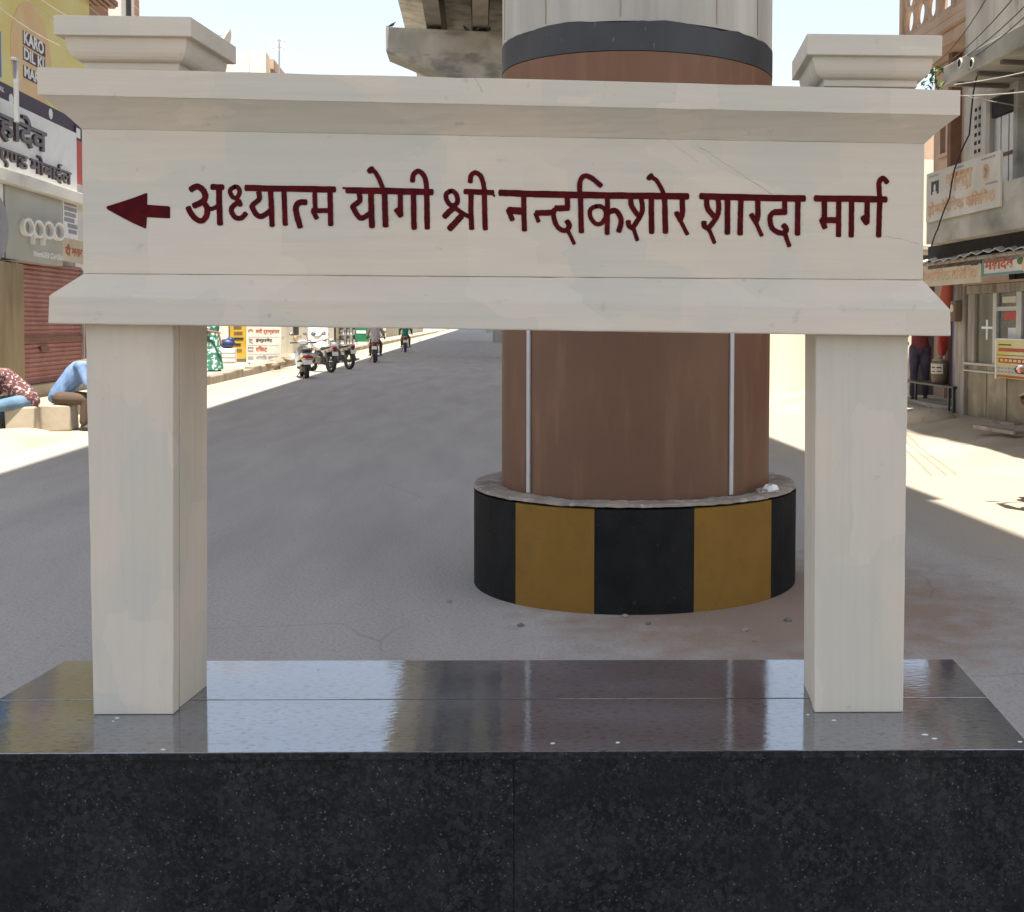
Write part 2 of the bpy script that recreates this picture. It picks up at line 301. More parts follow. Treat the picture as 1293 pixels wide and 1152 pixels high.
# asphalt: grey under dust; the dust thickens to the verges and rusty soil gathers round the pier foot
def road_mat(pier_uv):
    m = mat('dusty_asphalt', (0.385, 0.362, 0.338), (0.335, 0.315, 0.295), scale=1.1, rough=0.88, st=(2.2, 0.35, 1), bump=0.7, bscale=38, bst=(1, 1, 1),
            c3=(0.17, 0.165, 0.16), scale3=55, st3=(1, 0.6, 1), amt3=0.42, lo3=0.46, hi3=0.74, spec=0.25)
    n = m.node_tree.nodes; L = m.node_tree.links; b = n['Principled BSDF']
    src = b.inputs['Base Color'].links[0].from_socket
    tc = n.new('ShaderNodeTexCoord')
    def nz(s_, det=8, stv=(1, 1, 1)):
        mp = n.new('ShaderNodeMapping'); mp.inputs['Scale'].default_value = stv; L.new(tc.outputs['Object'], mp.inputs['Vector'])
        t = n.new('ShaderNodeTexNoise'); t.inputs['Scale'].default_value = s_; t.inputs['Detail'].default_value = det
        L.new(mp.outputs[0], t.inputs['Vector']); return t
    def mr(f, a, z, lo=0.0, hi=1.0):
        r_ = n.new('ShaderNodeMapRange'); r_.inputs['From Min'].default_value = a; r_.inputs['From Max'].default_value = z
        r_.inputs['To Min'].default_value = lo; r_.inputs['To Max'].default_value = hi; L.new(f, r_.inputs['Value']); return r_.outputs[0]
    def over(f, A, col):
        x_ = n.new('ShaderNodeMix'); x_.data_type = 'RGBA'; L.new(f, x_.inputs['Factor']); L.new(A, x_.inputs[6]); x_.inputs[7].default_value = col + (1,); return x_.outputs[2]
    src = over(mr(nz(95, 4).outputs['Fac'], 0.60, 0.72, 0, 0.7), src, (0.50, 0.48, 0.45))          # pale chippings
    src = over(mr(nz(0.55, 6, (2.4, 0.5, 1)).outputs['Fac'], 0.48, 0.72, 0, 0.24), src, (0.22, 0.212, 0.205))   # darker wheel-worn patches
    wv = n.new('ShaderNodeMix'); wv.data_type = 'VECTOR'; wv.inputs['Factor'].default_value = 0.12
    L.new(tc.outputs['Object'], wv.inputs[4]); L.new(nz(1.7, 8).outputs['Color'], wv.inputs[5])
    ve = n.new('ShaderNodeTexVoronoi'); ve.feature = 'DISTANCE_TO_EDGE'; ve.inputs['Scale'].default_value = 0.8; L.new(wv.outputs[1], ve.inputs['Vector'])
    cm = n.new('ShaderNodeMath'); cm.operation = 'MULTIPLY'
    L.new(mr(ve.outputs['Distance'], 0.001, 0.005, 0.35, 0.0), cm.inputs[0]); L.new(mr(nz(0.6, 3).outputs['Fac'], 0.50, 0.60), cm.inputs[1])
    src = over(cm.outputs[0], src, (0.12, 0.117, 0.115))                                            # hairline cracks
    sx = n.new('ShaderNodeSeparateXYZ'); L.new(tc.outputs['Object'], sx.inputs[0])
    nz = n.new('ShaderNodeTexNoise'); nz.inputs['Scale'].default_value = 0.9; nz.inputs['Detail'].default_value = 10
    L.new(tc.outputs['Object'], nz.inputs['Vector'])
    ab = n.new('ShaderNodeMath'); ab.operation = 'ADD'; ab.inputs[1].default_value = 0.8; L.new(sx.outputs['X'], ab.inputs[0])
    ab2 = n.new('ShaderNodeMath'); ab2.operation = 'ABSOLUTE'; L.new(ab.outputs[0], ab2.inputs[0])
    ad = n.new('ShaderNodeMath'); ad.operation = 'MULTIPLY_ADD'; ad.inputs[1].default_value = 0.9; L.new(nz.outputs['Fac'], ad.inputs[0]); L.new(ab2.outputs[0], ad.inputs[2])
    r = n.new('ShaderNodeMapRange'); r.inputs['From Min'].default_value = 4.4; r.inputs['From Max'].default_value = 5.6
    L.new(ad.outputs[0], r.inputs['Value'])
    x = n.new('ShaderNodeMix'); x.data_type = 'RGBA'; L.new(r.outputs[0], x.inputs['Factor'])
    L.new(src, x.inputs[6]); x.inputs[7].default_value = (0.38, 0.325, 0.245, 1)
    vd = n.new('ShaderNodeVectorMath'); vd.operation = 'DISTANCE'; vd.inputs[1].default_value = (pier_uv[0] + 0.75, pier_uv[1] - 0.9, 0)
    L.new(tc.outputs['Object'], vd.inputs[0])
    n2 = n.new('ShaderNodeTexNoise'); n2.inputs['Scale'].default_value = 5; n2.inputs['Detail'].default_value = 12
    L.new(tc.outputs['Object'], n2.inputs['Vector'])
    a2 = n.new('ShaderNodeMath'); a2.operation = 'MULTIPLY_ADD'; a2.inputs[1].default_value = -1.7; L.new(n2.outputs['Fac'], a2.inputs[0]); L.new(vd.outputs['Value'], a2.inputs[2])
    r2 = n.new('ShaderNodeMapRange'); r2.inputs['From Min'].default_value = -0.1; r2.inputs['From Max'].default_value = 0.75
    r2.inputs['To Min'].default_value = 0.75; r2.inputs['To Max'].default_value = 0.0
    L.new(a2.outputs[0], r2.inputs['Value'])
    y = n.new('ShaderNodeMix'); y.data_type = 'RGBA'; L.new(r2.outputs[0], y.inputs['Factor'])
    L.new(x.outputs[2], y.inputs[6]); y.inputs[7].default_value = (0.235, 0.155, 0.105, 1)
    L.new(y.outputs[2], b.inputs['Base Color'])
    return m

# ------------------------------------------------------------------ mesh helpers
BASE = {}
class MB:
    def __init__(s): s.v = []; s.f = []; s.mi = []; s.cur = 0
    def add(s, vs, fs):
        o = len(s.v); s.v += [Vector(x) for x in vs]; s.f += [[i + o for i in f] for f in fs]; s.mi += [s.cur] * len(fs); return s
    def box(s, x0, x1, y0, y1, z0, z1):
        vs = [(x, y, z) for z in (z0, z1) for x, y in ((x0, y0), (x1, y0), (x1, y1), (x0, y1))]
        return s.add(vs, [(3, 2, 1, 0), (4, 5, 6, 7), (0, 1, 5, 4), (1, 2, 6, 5), (2, 3, 7, 6), (3, 0, 4, 7)])
    def obox(s, c, size, rot=None):
        r = rot or Matrix.Identity(3); c = Vector(c)
        hx, hy, hz = (k / 2 for k in size)
        vs = [c + r @ Vector((x, y, z)) for z in (-hz, hz) for x, y in ((-hx, -hy), (hx, -hy), (hx, hy), (-hx, hy))]
        return s.add(vs, [(3, 2, 1, 0), (4, 5, 6, 7), (0, 1, 5, 4), (1, 2, 6, 5), (2, 3, 7, 6), (3, 0, 4, 7)])
    def rings(s, rs, cap=True, closed=True):
        n = len(rs[0]); o = len(s.v); fs = []
        for k in range(len(rs) - 1):
            for i in range(n if closed else n - 1):
                j = (i + 1) % n
                fs.append((k * n + i, k * n + j, (k + 1) * n + j, (k + 1) * n + i))
        if cap:
            fs.append(tuple(reversed(range(n)))); fs.append(tuple((len(rs) - 1) * n + i for i in range(n)))
        return s.add([p for r in rs for p in r], fs)
    def tube(s, pts, r, n=8):
        pts = [Vector(p) for p in pts]; rr = r if isinstance(r, (list, tuple)) else [r] * len(pts)
        rs = []; prev = None
        for i, p in enumerate(pts):
            t = (pts[min(i + 1, len(pts) - 1)] - pts[max(i - 1, 0)]).normalized()
            if prev is None:
                a = t.cross(Vector((0, 0, 1)))
                if a.length < 0.05: a = t.cross(Vector((1, 0, 0)))
            else:
                a = prev - t * prev.dot(t)
            a.normalize(); prev = a; b = t.cross(a)
            rs.append([p + (a * math.cos(2 * math.pi * k / n) + b * math.sin(2 * math.pi * k / n)) * rr[i] for k in range(n)])
        return s.rings(rs)
    def lathe(s, prof, c=(0, 0, 0), n=32, axis='Z', cap=True):
        c = Vector(c); rs = []
        for r, h in prof:
            ring = []
            for k in range(n):
                a = 2 * math.pi * k / n; x, y = r * math.cos(a), r * math.sin(a)
                q = {'Z': (x, y, h), 'X': (h, x, y), 'Y': (y, h, x)}[axis]
                ring.append(c + Vector(q))
            rs.append(ring)
        return s.rings(rs, cap)
    def ball(s, c, r, n=12, m=8, rot=None):
        c = Vector(c); r = r if isinstance(r, (list, tuple)) else (r, r, r)
        rs = []
        for i in range(m + 1):
            ph = -math.pi / 2 + math.pi * (i if 0 < i < m else (0.04 if i == 0 else m - 0.04)) / m
            ring = []
            for k in range(n):
                a = 2 * math.pi * k / n
                q = Vector((r[0] * math.cos(ph) * math.cos(a), r[1] * math.cos(ph) * math.sin(a), r[2] * math.sin(ph)))
                ring.append(c + (rot @ q if rot else q))
            rs.append(ring)
        return s.rings(rs)
    def limb(s, pts, rr, n=10):
        for p, r in zip(pts, rr): s.ball(p, r, n, 6)
        for i in range(len(pts) - 1): s.tube([pts[i], pts[i + 1]], [rr[i], rr[i + 1]], n)
        return s
    def poly(s, pts, thick):                        # flat polygon pushed along a vector
        pts = [Vector(p) for p in pts]; t = Vector(thick)
        return s.rings([pts, [p + t for p in pts]])
    def mesh(s, name, base=(0, 0, 0)):
        b = Vector(base); me = bpy.data.meshes.new(name)
        me.from_pydata([p - b for p in s.v], [], s.f); me.update()
        bm = bmesh.new(); bm.from_mesh(me); bmesh.ops.recalc_face_normals(bm, faces=bm.faces); bm.to_mesh(me); bm.free()
        return me

def finish(o, m, bevel=0, smooth=False):
    ms = m if isinstance(m, (list, tuple)) else [m]
    for x in ms: o.data.materials.append(M[x] if isinstance(x, str) else x)
    if smooth:
        for p in o.data.polygons: p.use_smooth = True
        o.data.set_sharp_from_angle(angle=R(50))
    if bevel:
        bv = o.modifiers.new('bevel', 'BEVEL'); bv.width = bevel; bv.segments = 2; bv.limit_method = 'ANGLE'; bv.angle_limit = R(40)
    return o
def part(name, mb, m, parent, bevel=0, smooth=False, label=None):
    me = mb if isinstance(mb, bpy.types.Mesh) else mb.mesh(name, BASE.get(parent.name, (0, 0, 0)))
    if not isinstance(mb, bpy.types.Mesh) and len(m if isinstance(m, (list, tuple)) else [m]) > 1:
        for p, i in zip(me.polygons, mb.mi): p.material_index = i
    o = bpy.data.objects.new(name, me); COL.objects.link(o); o.parent = parent
    BASE[o.name] = BASE.get(parent.name, (0, 0, 0))
    finish(o, m, bevel, smooth)
    if label: o['label'] = label
    return o
def thing(name, label, cat, base=(0, 0, 0), street=True, group=None, rot=None, local=False):
    o = bpy.data.objects.new(name, None); COL.objects.link(o); o.empty_display_size = 0.2
    b = Vector(base)
    o.location = RS @ b if street else b
    o.rotation_euler = (0, 0, (ALPHA if street else 0) + (rot or 0))
    BASE[o.name] = (0, 0, 0) if local else tuple(b)
    o['label'] = label; o['category'] = cat
    if group: o['group'] = group
    return o
def solo(name, mb, m, label, cat, base=(0, 0, 0), street=True, group=None, kind=None, bevel=0, smooth=False):
    me = mb.mesh(name, base)
    if isinstance(m, (list, tuple)):
        for p, i in zip(me.polygons, mb.mi): p.material_index = i
    o = bpy.data.objects.new(name, me); COL.objects.link(o)
    b = Vector(base); o.location = RS @ b if street else b
    o.rotation_euler = (0, 0, ALPHA if street else 0)
    BASE[o.name] = tuple(b)
    finish(o, m, bevel, smooth)
    if kind: o['kind'] = kind
    if label: o['label'] = label
    if cat: o['category'] = cat
    if group: o['group'] = group
    return o
def dup(root, loc, rotz, label):
    r = root.copy(); COL.objects.link(r); r.location = loc; r.rotation_euler = (0, 0, rotz); r['label'] = label
    def kids(a, b):
        for ch in list(a.children):
            c = ch.copy(); COL.objects.link(c); c.parent = b; kids(ch, c)
    kids(root, r); return r

# ------------------------------------------------------------------ lettering
def text_geo(s, bold=0.0, depth=0.0):
    c = bpy.data.curves.new('t', 'FONT'); c.body = s; c.size = 1; c.offset = bold; c.extrude = depth; c.resolution_u = 4
    o = bpy.data.objects.new('t', c); COL.objects.link(o)
    bpy.context.view_layer.update()
    me = bpy.data.meshes.new_from_object(o.evaluated_get(bpy.context.evaluated_depsgraph_get()))
    bpy.data.objects.remove(o); bpy.data.curves.remove(c)
    return me
def run_mesh(runs, bold, depth):
    bm = bmesh.new(); x = 0.0
    for r in ([runs] if isinstance(runs, str) else runs):
        half = r.endswith('~'); me = text_geo(r.rstrip('~'), bold, depth)
        t = bmesh.new(); t.from_mesh(me); bpy.data.meshes.remove(me)
        xs = [v.co.x for v in t.verts]; x0, x1 = min(xs), max(xs)
        if half:                                    # half consonant: the right stem falls away
            cut = x1 - 0.20
            bmesh.ops.bisect_plane(t, geom=t.verts[:] + t.edges[:] + t.faces[:], plane_co=(cut, 0, 0), plane_no=(1, 0, 0), clear_outer=True)
            x1 = cut
        bmesh.ops.translate(t, verts=t.verts, vec=(x - x0, 0, 0))
        x += x1 - x0 - 0.02 + (0.22 if r.endswith(' ') else 0)
        tmp = bpy.data.meshes.new('t'); t.to_mesh(tmp); t.free(); bm.from_mesh(tmp); bpy.data.meshes.remove(tmp)
    return bm
def text(name, runs, parent, A, B, C, m, bold=0.0, depth=0.004, label=None):
    """lettering fitted to the box with lower-left A, lower-right B, upper-left C (parent's frame)"""
    A, B, C = Vector(A), Vector(B), Vector(C)
    X, Y = B - A, C - A; N = X.cross(Y).normalized()
    bm = run_mesh(runs, bold, 0.05)
    xs = [v.co.x for v in bm.verts]; ys = [v.co.y for v in bm.verts]
    x0, x1, y0, y1 = min(xs), max(xs), min(ys), max(ys)
    b = Vector(BASE.get(parent.name, (0, 0, 0)))
    for v in bm.verts:
        v.co = A + X * ((v.co.x - x0) / (x1 - x0)) + Y * ((v.co.y - y0) / (y1 - y0)) + N * (depth * (v.co.z + 0.05) / 0.1 + 0.001) - b
    me = bpy.data.meshes.new(name); bm.to_mesh(me); bm.free()
    return part(name, me, m, parent, label=label)
def stroke_geo(mb, pts, wdt, depth_dir, level, thick, n_cap=6):
    """a brush stroke: ribbon with round ends; pts are (Vector), wdt full width; lies in plane with normal depth_dir"""
    N = Vector(depth_dir).normalized(); pts = [Vector(p) for p in pts]
    # resample smoothly (Catmull-Rom)
    if len(pts) > 2:
        out = []
        for i in range(len(pts) - 1):
            p0, p1, p2, p3 = pts[max(i - 1, 0)], pts[i], pts[i + 1], pts[min(i + 2, len(pts) - 1)]
            for k in range(6):
                t = k / 6
                out.append(0.5 * ((2 * p1) + (p2 - p0) * t + (2 * p0 - 5 * p1 + 4 * p2 - p3) * t * t + (3 * p1 - p0 - 3 * p2 + p3) * t ** 3))
        pts = out + [pts[-1]]
    else:
        pts = [pts[0].lerp(pts[1], k / 8) for k in range(9)]
    h = wdt / 2; L_, R_ = [], []
    for i, p in enumerate(pts):
        t = (pts[min(i + 1, len(pts) - 1)] - pts[max(i - 1, 0)]).normalized(); s = N.cross(t)
        L_.append(p + s * h * random.uniform(0.93, 1.06)); R_.append(p - s * h * random.uniform(0.93, 1.06))
    def cap(p, t):
        s = N.cross(t); e = random.uniform(0.35, 0.6)
        return [p + s * h * math.cos(a) + t * h * e * math.sin(a) for a in [math.pi * k / n_cap for k in range(1, n_cap)]]
    t1 = (pts[-1] - pts[-2]).normalized(); t0 = (pts[0] - pts[1]).normalized()
    o0 = N * level; th = N * thick
    # strip quads + caps, top and sides
    n = len(pts)
    top = [q + o0 + th for q in L_ + R_]
    fs = [(i, i + 1, n + i + 1, n + i) for i in range(n - 1)]
    c1 = cap(pts[-1], t1); c0 = cap(pts[0], t0)
    top += [q + o0 + th for q in c1]; fs.append(tuple([n - 1] + [2 * n + k for k in range(len(c1))] + [2 * n - 1]))
    b0 = len(top); top += [q + o0 + th for q in c0]; fs.append(tuple([n] + [b0 + k for k in range(len(c0))] + [0]))
    loop = list(range(n)) + [2 * n + k for k in range(len(c1))] + list(range(2 * n - 1, n - 1, -1)) + [b0 + k for k in range(len(c0))]
    k0 = len(top); base = [top[i] - th for i in loop]
    for i in range(len(loop)):
        j = (i + 1) % len(loop); fs.append((loop[i], loop[j], k0 + j, k0 + i))
    mb.add(top + base, fs)

# ================================================================== SETTING
# ground, road, pavements
pier_c = None
_zf = 1.6 * FPX / (781 - 411.0)
PR_RING = math.sin(math.atan(204 / FPX)); PR_PIER = math.sin(math.atan(168.5 / FPX))
ZC = _zf / (1 - PR_RING); R_RING = PR_RING * ZC; R_PIER = PR_PIER * ZC
PX = (P(803, 600, ZC)).x
pier_w = Vector((PX, ZC, 0)); pier_s = RSI @ pier_w

mb = MB().add([(-700, -300, -0.004), (700, -300, -0.004), (700, 1500, -0.004), (-700, 1500, -0.004)], [(0, 1, 2, 3)])
solo('ground', mb, 'sand', None, None, kind='structure')
mb = MB()
NU, NV = 2, 60
vs = [(u, -30 + 430 * (j / NV), 0.0) for j in range(NV + 1) for u in (-6.75, 5.4)]
mb.add(vs, [(2 * j, 2 * j + 1, 2 * j + 3, 2 * j + 2) for j in range(NV)])
solo('road', mb, road_mat((pier_s.x, pier_s.y)), None, None, kind='structure')
# left pavement with kerb: broken kerb stones
mb = MB(); mb.box(-9.6, -6.95, 8, 330, -0.05, 0.20)
solo('pavement', mb, 'pave', None, None, kind='structure', bevel=0.02)
mb = MB(); v = 8.0
while v < 200:
    l = random.uniform(0.9, 1.6); dz = random.uniform(-0.03, 0.03); du = random.uniform(-0.03, 0.03)
    mb.box(-6.948, -6.70 + du, v, v + l - 0.02, -0.05, 0.22 + dz); v += l
solo('kerb', mb, 'kerb', None, None, kind='structure', bevel=0.03)
# right verge: rough earth rising to the shops
mb = MB(); nu, nv = 26, 220; vs = []
for j in range(nv + 1):
    for i in range(nu + 1):
        u = 5.15 + 4.6 * i / nu; vv = 6 + 90 * j / nv
        t = min(1, max(0, (u - 5.3) / 1.9)); t = t * t * (3 - 2 * t)
        z = -0.045 + 0.315 * t + (math.sin(u * 5.1 + vv * 2.3) + math.sin(u * 2.3 - vv * 3.7) + 1.5 * random.uniform(-1, 1)) * 0.014 * t
        vs.append((u, vv, z))
mb.add(vs, [(j * (nu + 1) + i, j * (nu + 1) + i + 1, (j + 1) * (nu + 1) + i + 1, (j + 1) * (nu + 1) + i) for j in range(nv) for i in range(nu)])
solo('verge', mb, 'sand', None, None, kind='structure', smooth=True)

# ------------------------------------------------------------------ plinth
ZP = (P(168, 898.5, 3.0).z + P(1084, 904, 3.0).z) / 2
c_fl = G(-143, 948, ZP); c_fr = G(1310, 951, ZP); c_bl = G(106, 833, ZP); c_br = G(1205, 834, ZP)
YF = (c_fl.y + c_fr.y) / 2; YB = (c_bl.y + c_br.y) / 2
XL, XR = (c_fl.x + c_bl.x) / 2, (c_fr.x + c_br.x) / 2
plinth = thing('granite_plinth', 'black polished granite plinth carrying the cream road sign gate', 'plinth', ((XL + XR) / 2, YF, 0), street=False)
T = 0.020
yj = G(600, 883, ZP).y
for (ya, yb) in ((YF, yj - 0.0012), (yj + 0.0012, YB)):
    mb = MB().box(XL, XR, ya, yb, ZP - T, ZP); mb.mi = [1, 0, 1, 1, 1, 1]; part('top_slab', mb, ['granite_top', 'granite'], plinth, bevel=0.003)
xj = P(648, 1000, YF).x; xj2 = P(1178, 1000, YF).x; xj0 = XL + 0.42
xs = [XL + 0.012, xj, XR - 0.012]
for a, b in zip(xs[:-1], xs[1:]):
    mb = MB().box(a + 0.0005, b - 0.0005, YF + 0.014, YF + 0.034, 0.0, ZP - T - 0.001); part('front_slab', mb, 'granite', plinth, bevel=0.0015)
for sx, a, b in (('l', XL + 0.012, XL + 0.032), ('r', XR - 0.032, XR - 0.012)):
    mb = MB().box(a, b, YF + 0.0345, YB - 0.034, 0, ZP - T - 0.001); part('side_slab', mb, 'granite', plinth, bevel=0.0015)
mb = MB().box(XL + 0.012, XR - 0.012, YB - 0.0335, YB - 0.014, 0, ZP - T - 0.001); part('back_slab', mb, 'granite', plinth, bevel=0.0015)
mb = MB().box(XL + 0.034, XR - 0.034, YF + 0.036, YB - 0.036, 0, ZP - T - 0.002); part('core', mb, 'joint', plinth)
# a wandering crack and drips of cement near the right end
mb = MB(); p = [(xj2 + 0.004 * math.sin(k * 1.9) + random.uniform(-0.003, 0.003), YF + 0.0135, ZP - T - 0.004 - k * 0.024) for k in range(16)]
mb.tube(p, [random.uniform(0.0004, 0.0014) for _ in p], 5)
p = [(xj2 - 0.055 + 0.003 * math.sin(k * 2.3), YF + 0.0135, ZP - T - 0.12 - k * 0.02) for k in range(12)]
mb.tube(p, [random.uniform(0.0003, 0.0011) for _ in p], 5)
part('crack', mb, 'joint', plinth)
for (px, py, r) in ((148, 907, .004), (206, 947, .004), (143, 911, .002), (402, 846, .003), (1053, 910, .004), (1168, 928, .006), (1180, 933, .005), (780, 938, .0035), (698, 939, .004), (1288, 937, .004), (1020, 903, .003)):
    q = G(px, py, ZP); mb = MB().ball((q.x, q.y, ZP + 0.0005), (r * 1.5, r, 0.0015), 8, 4)
    solo('stone_chip', mb, 'chip', 'small white fleck of plaster lying on the granite top', 'chip', base=tuple(q), street=False, group='plaster flecks on the granite top')

# ------------------------------------------------------------------ gate
YG = 3.0; YBK = 3.24
gate = thing('road_sign_gate', 'cream painted masonry road sign gate with maroon Hindi lettering and left arrow', 'sign gate', (P(640, 900, YG).x, YG, ZP), street=False)
gx0 = P(104, 250, YG).x; gx1 = P(1166.5, 265, YG).x
def ring4(d, yl, yr, dz=0.0):
    zl = P(104, yl, YG - d).z + dz; zr = P(1166, yr, YG - d).z + dz
    a, b = gx0 - d, gx1 + d
    return [(a, YG - d, zl), (b, YG - d, zr), (b, YBK + d, zr), (a, YBK + d, zl)]
def panelise(rs, nx=40):                             # same loft, cut lengthwise so that edges can wander a little by hand
    out = []
    for r in rs:
        f = [Vector(r[0]).lerp(Vector(r[1]), k / nx) for k in range(nx + 1)]
        b = [Vector(r[2]).lerp(Vector(r[3]), k / nx) for k in range(nx + 1)]
        for q in f[1:-1]: q.z += random.uniform(-0.0008, 0.0008); q.y += random.uniform(-0.0006, 0.0006)
        out.append(f + b)
    return out
D1, D2 = 0.068, 0.057
r_pt = ring4(0, 163, 181.5); r_pb = ring4(0, 345.5, 353.5)
part('sign_panel', MB().rings([r_pb, r_pt]), 'paint_h', gate, bevel=0.002)
# top moulding: cove, then the straight slab
cove = []
for k in range(7):
    t = k / 6; d = D1 * (t * 0.8 + 0.2 * t * t)
    a, b = ring4(0.0005 if k == 0 else d, 163, 181.5), ring4(d, 121, 146)
    za, zb = r_pt[0][2], ring4(D1, 121, 146)[0][2]; zc, zd = r_pt[1][2], ring4(D1, 121, 146)[1][2]
    zl, zr = za + (zb - za) * t, zc + (zd - zc) * t
    cove.append([(gx0 - d, YG - d, zl), (gx1 + d, YG - d, zr), (gx1 + d, YBK + d, zr), (gx0 - d, YBK + d, zl)])
top = ring4(D1 + 0.003, 85.5, 113.5)
low = [(x, y, z + 0.0015) for x, y, z in ring4(D1 + 0.003, 121, 146)]
part('top_moulding', MB().rings(panelise(cove + [low, top])), 'paint_h', gate, bevel=0.0025)
m1 = ring4(D2, 373.5, 391); m0 = ring4(D2 + 0.002, 409, 424.5)
part('bottom_moulding', MB().rings(panelise([m0, m1, [(x, y, z - 0.0005) for x, y, z in r_pb]])), 'paint_h', gate, bevel=0.0035)
ZB = lambda x: m0[0][2] + (m0[1][2] - m0[0][2]) * (x - gx0) / (gx1 - gx0)
# pillars: core with a proud front slab, groove between them
for (tl, tr, bl, br, yb, lab) in ((107.5, 218.5, 118, 218.5, 898.5, 'left'), (1030, 1147, 1028, 1140, 904.5, 'right')):
    bL, bR, tL, tR = (P(q, yb, YG).x for q in (bl, br, tl, tr)) if False else (P(bl, yb, YG).x, P(br, yb, YG).x, P(tl, 412, YG).x, P(tr, 412, YG).x)
    root = part('pillar', MB().rings([
        [(bL + 0.004, YG + 0.056, ZP), (bR - 0.004, YG + 0.056, ZP), (bR - 0.004, YBK, ZP), (bL + 0.004, YBK, ZP)],
        [(tL + 0.004, YG + 0.056, ZB(tL) - 0.0005), (tR - 0.004, YG + 0.056, ZB(tR) - 0.0005), (tR - 0.004, YBK, ZB(tR) - 0.0005), (tL + 0.004, YBK, ZB(tL) - 0.0005)]]), 'paint_v', gate, bevel=0.002)
    nz = 14; rs = []
    for k in range(nz + 1):
        t = k / nz; j = [random.uniform(-0.0007, 0.0007) for _ in range(4)]
        a, b = bL + (tL - bL) * t + j[0], bR + (tR - bR) * t + j[1]
        zl, zr = ZP + 0.0006 + (ZB(tL) - 0.001 - ZP) * t, ZP + 0.0006 + (ZB(tR) - 0.001 - ZP) * t
        rs.append([(a, YG + j[2], zl), (b, YG + j[3], zr), (b, YG + 0.040, zr), (a, YG + 0.040, zl)])
    part('front_slab', MB().rings(rs), 'paint_v', root, bevel=0.0025)
    mb = MB(); mb.rings([[(bL + 0.014, YG + 0.0401, ZP), (bR - 0.014, YG + 0.0401, ZP), (bR - 0.014, YG + 0.0559, ZP), (bL + 0.014, YG + 0.0559, ZP)],
                         [(tL + 0.014, YG + 0.0401, ZB(tL) - .001), (tR - 0.014, YG + 0.0401, ZB(tR) - .001), (tR - 0.014, YG + 0.0559, ZB(tR) - .001), (tL + 0.014, YG + 0.0559, ZB(tL) - .001)]])
    part('groove', mb, 'crack', root)
# caps on top of the beam
for (x0, x1, ys, name) in ((67, 241, (20, 45.5, 74, 83, 92), 'left'), (1019, 1190, (43.5, 70.5, 96, 104.5, 112), 'right')):
    yf, yb = YG - 0.06, 3.255
    xm = (x0 + x1) / 2
    z = [P(xm, y, yf).z for y in ys]
    X0, X1 = P(x0, ys[0], yf).x, P(x1, ys[0], yf).x
    def rr(i, zz): return [(X0 + i, yf + i, zz), (X1 - i, yf + i, zz), (X1 - i, yb - i, zz), (X0 + i, yb - i, zz)]
    rs = [rr(0.066, z[4] - 0.03), rr(0.066, z[3] - 0.001), rr(0.050, z[3]), rr(0.050, z[2])]
    for k in range(1, 8):
        t = k / 7; rs.append(rr(0.048 - 0.030 * math.sin(t * math.pi / 2) ** 0.9 if k < 7 else 0.018, z[2] + (z[1] - z[2]) * (1 - math.cos(t * math.pi / 2))))
    rs += [rr(0.0, z[1] + 0.001), rr(0.0, z[0])]
    part('pillar_cap', MB().rings(rs), 'paint_h', gate, bevel=0.002)
# hairline cracks in the plaster
def crackline(pts, y, wd=0.0009):
    mb = MB(); q = []
    for (a, b), (c, d) in zip(pts[:-1], pts[1:]):
        for k in range(8):
            t = k / 8; q.append(P(a + (c - a) * t + random.uniform(-.8, .8), b + (d - b) * t + random.uniform(-.8, .8), y))
    mb.tube(q, [wd * random.uniform(0.3, 1) for _ in q], 5); part('crack', mb, 'crack', gate)
crackline([(884, 186), (930, 216), (1000, 262)], YG)
crackline([(1118, 298), (1145, 304), (1163, 309)], YG)
crackline([(843, 176), (860, 190), (884, 206)], YG, 0.0005)
crackline([(600, 98), (606, 110), (610, 118)], YG - D1 - 0.003, 0.0008)
# painted arrow and words. strokes measured off the sign, in sixteenths of the panel
LV = [0.0]
def word(strokes, ox, mb):
    for wd, pts in strokes:
        q = [P(ox + a / 8.083, 200 + b / 8.083, YG) for a, b in pts]
        sc_ = (P(700, 250, YG) - P(701, 250, YG)).length / 8.083
        LV[0] += 0.00004
        stroke_geo(mb, q, wd * sc_, (0, -1, 0), 0.0006 + LV[0] % 0.0012, 0.0006)
mb = MB(); q = [(118, 505), (122, 490), (165, 478), (290, 438), (410, 398), (520, 356), (534, 358), (534, 420), (532, 474), (650, 482), (752, 490), (768, 502), (766, 560), (768, 606), (755, 614), (640, 608), (530, 601), (526, 660), (522, 712), (512, 717), (450, 690), (372, 655), (240, 585), (130, 524)]
mb.poly([P(120 + a / 8.083, 200 + b / 8.083, YG - 0.0002) for a, b in reversed(q)], (0, -0.001, 0))
part('painted_arrow', mb, 'maroon', gate)
mb = MB()
word([(62, [(978, 322), (1040, 288), (1100, 322), (1128, 390), (1095, 445), (1010, 487)]), (58, [(1110, 450), (1145, 510), (1138, 590), (1095, 638), (1040, 625), (985, 568), (950, 502)]),
      (46, [(1140, 507), (1190, 517), (1255, 490)]), (60, [(1266, 300), (1270, 480), (1278, 672)]), (60, [(1190, 292), (1305, 298)])], 120, mb)
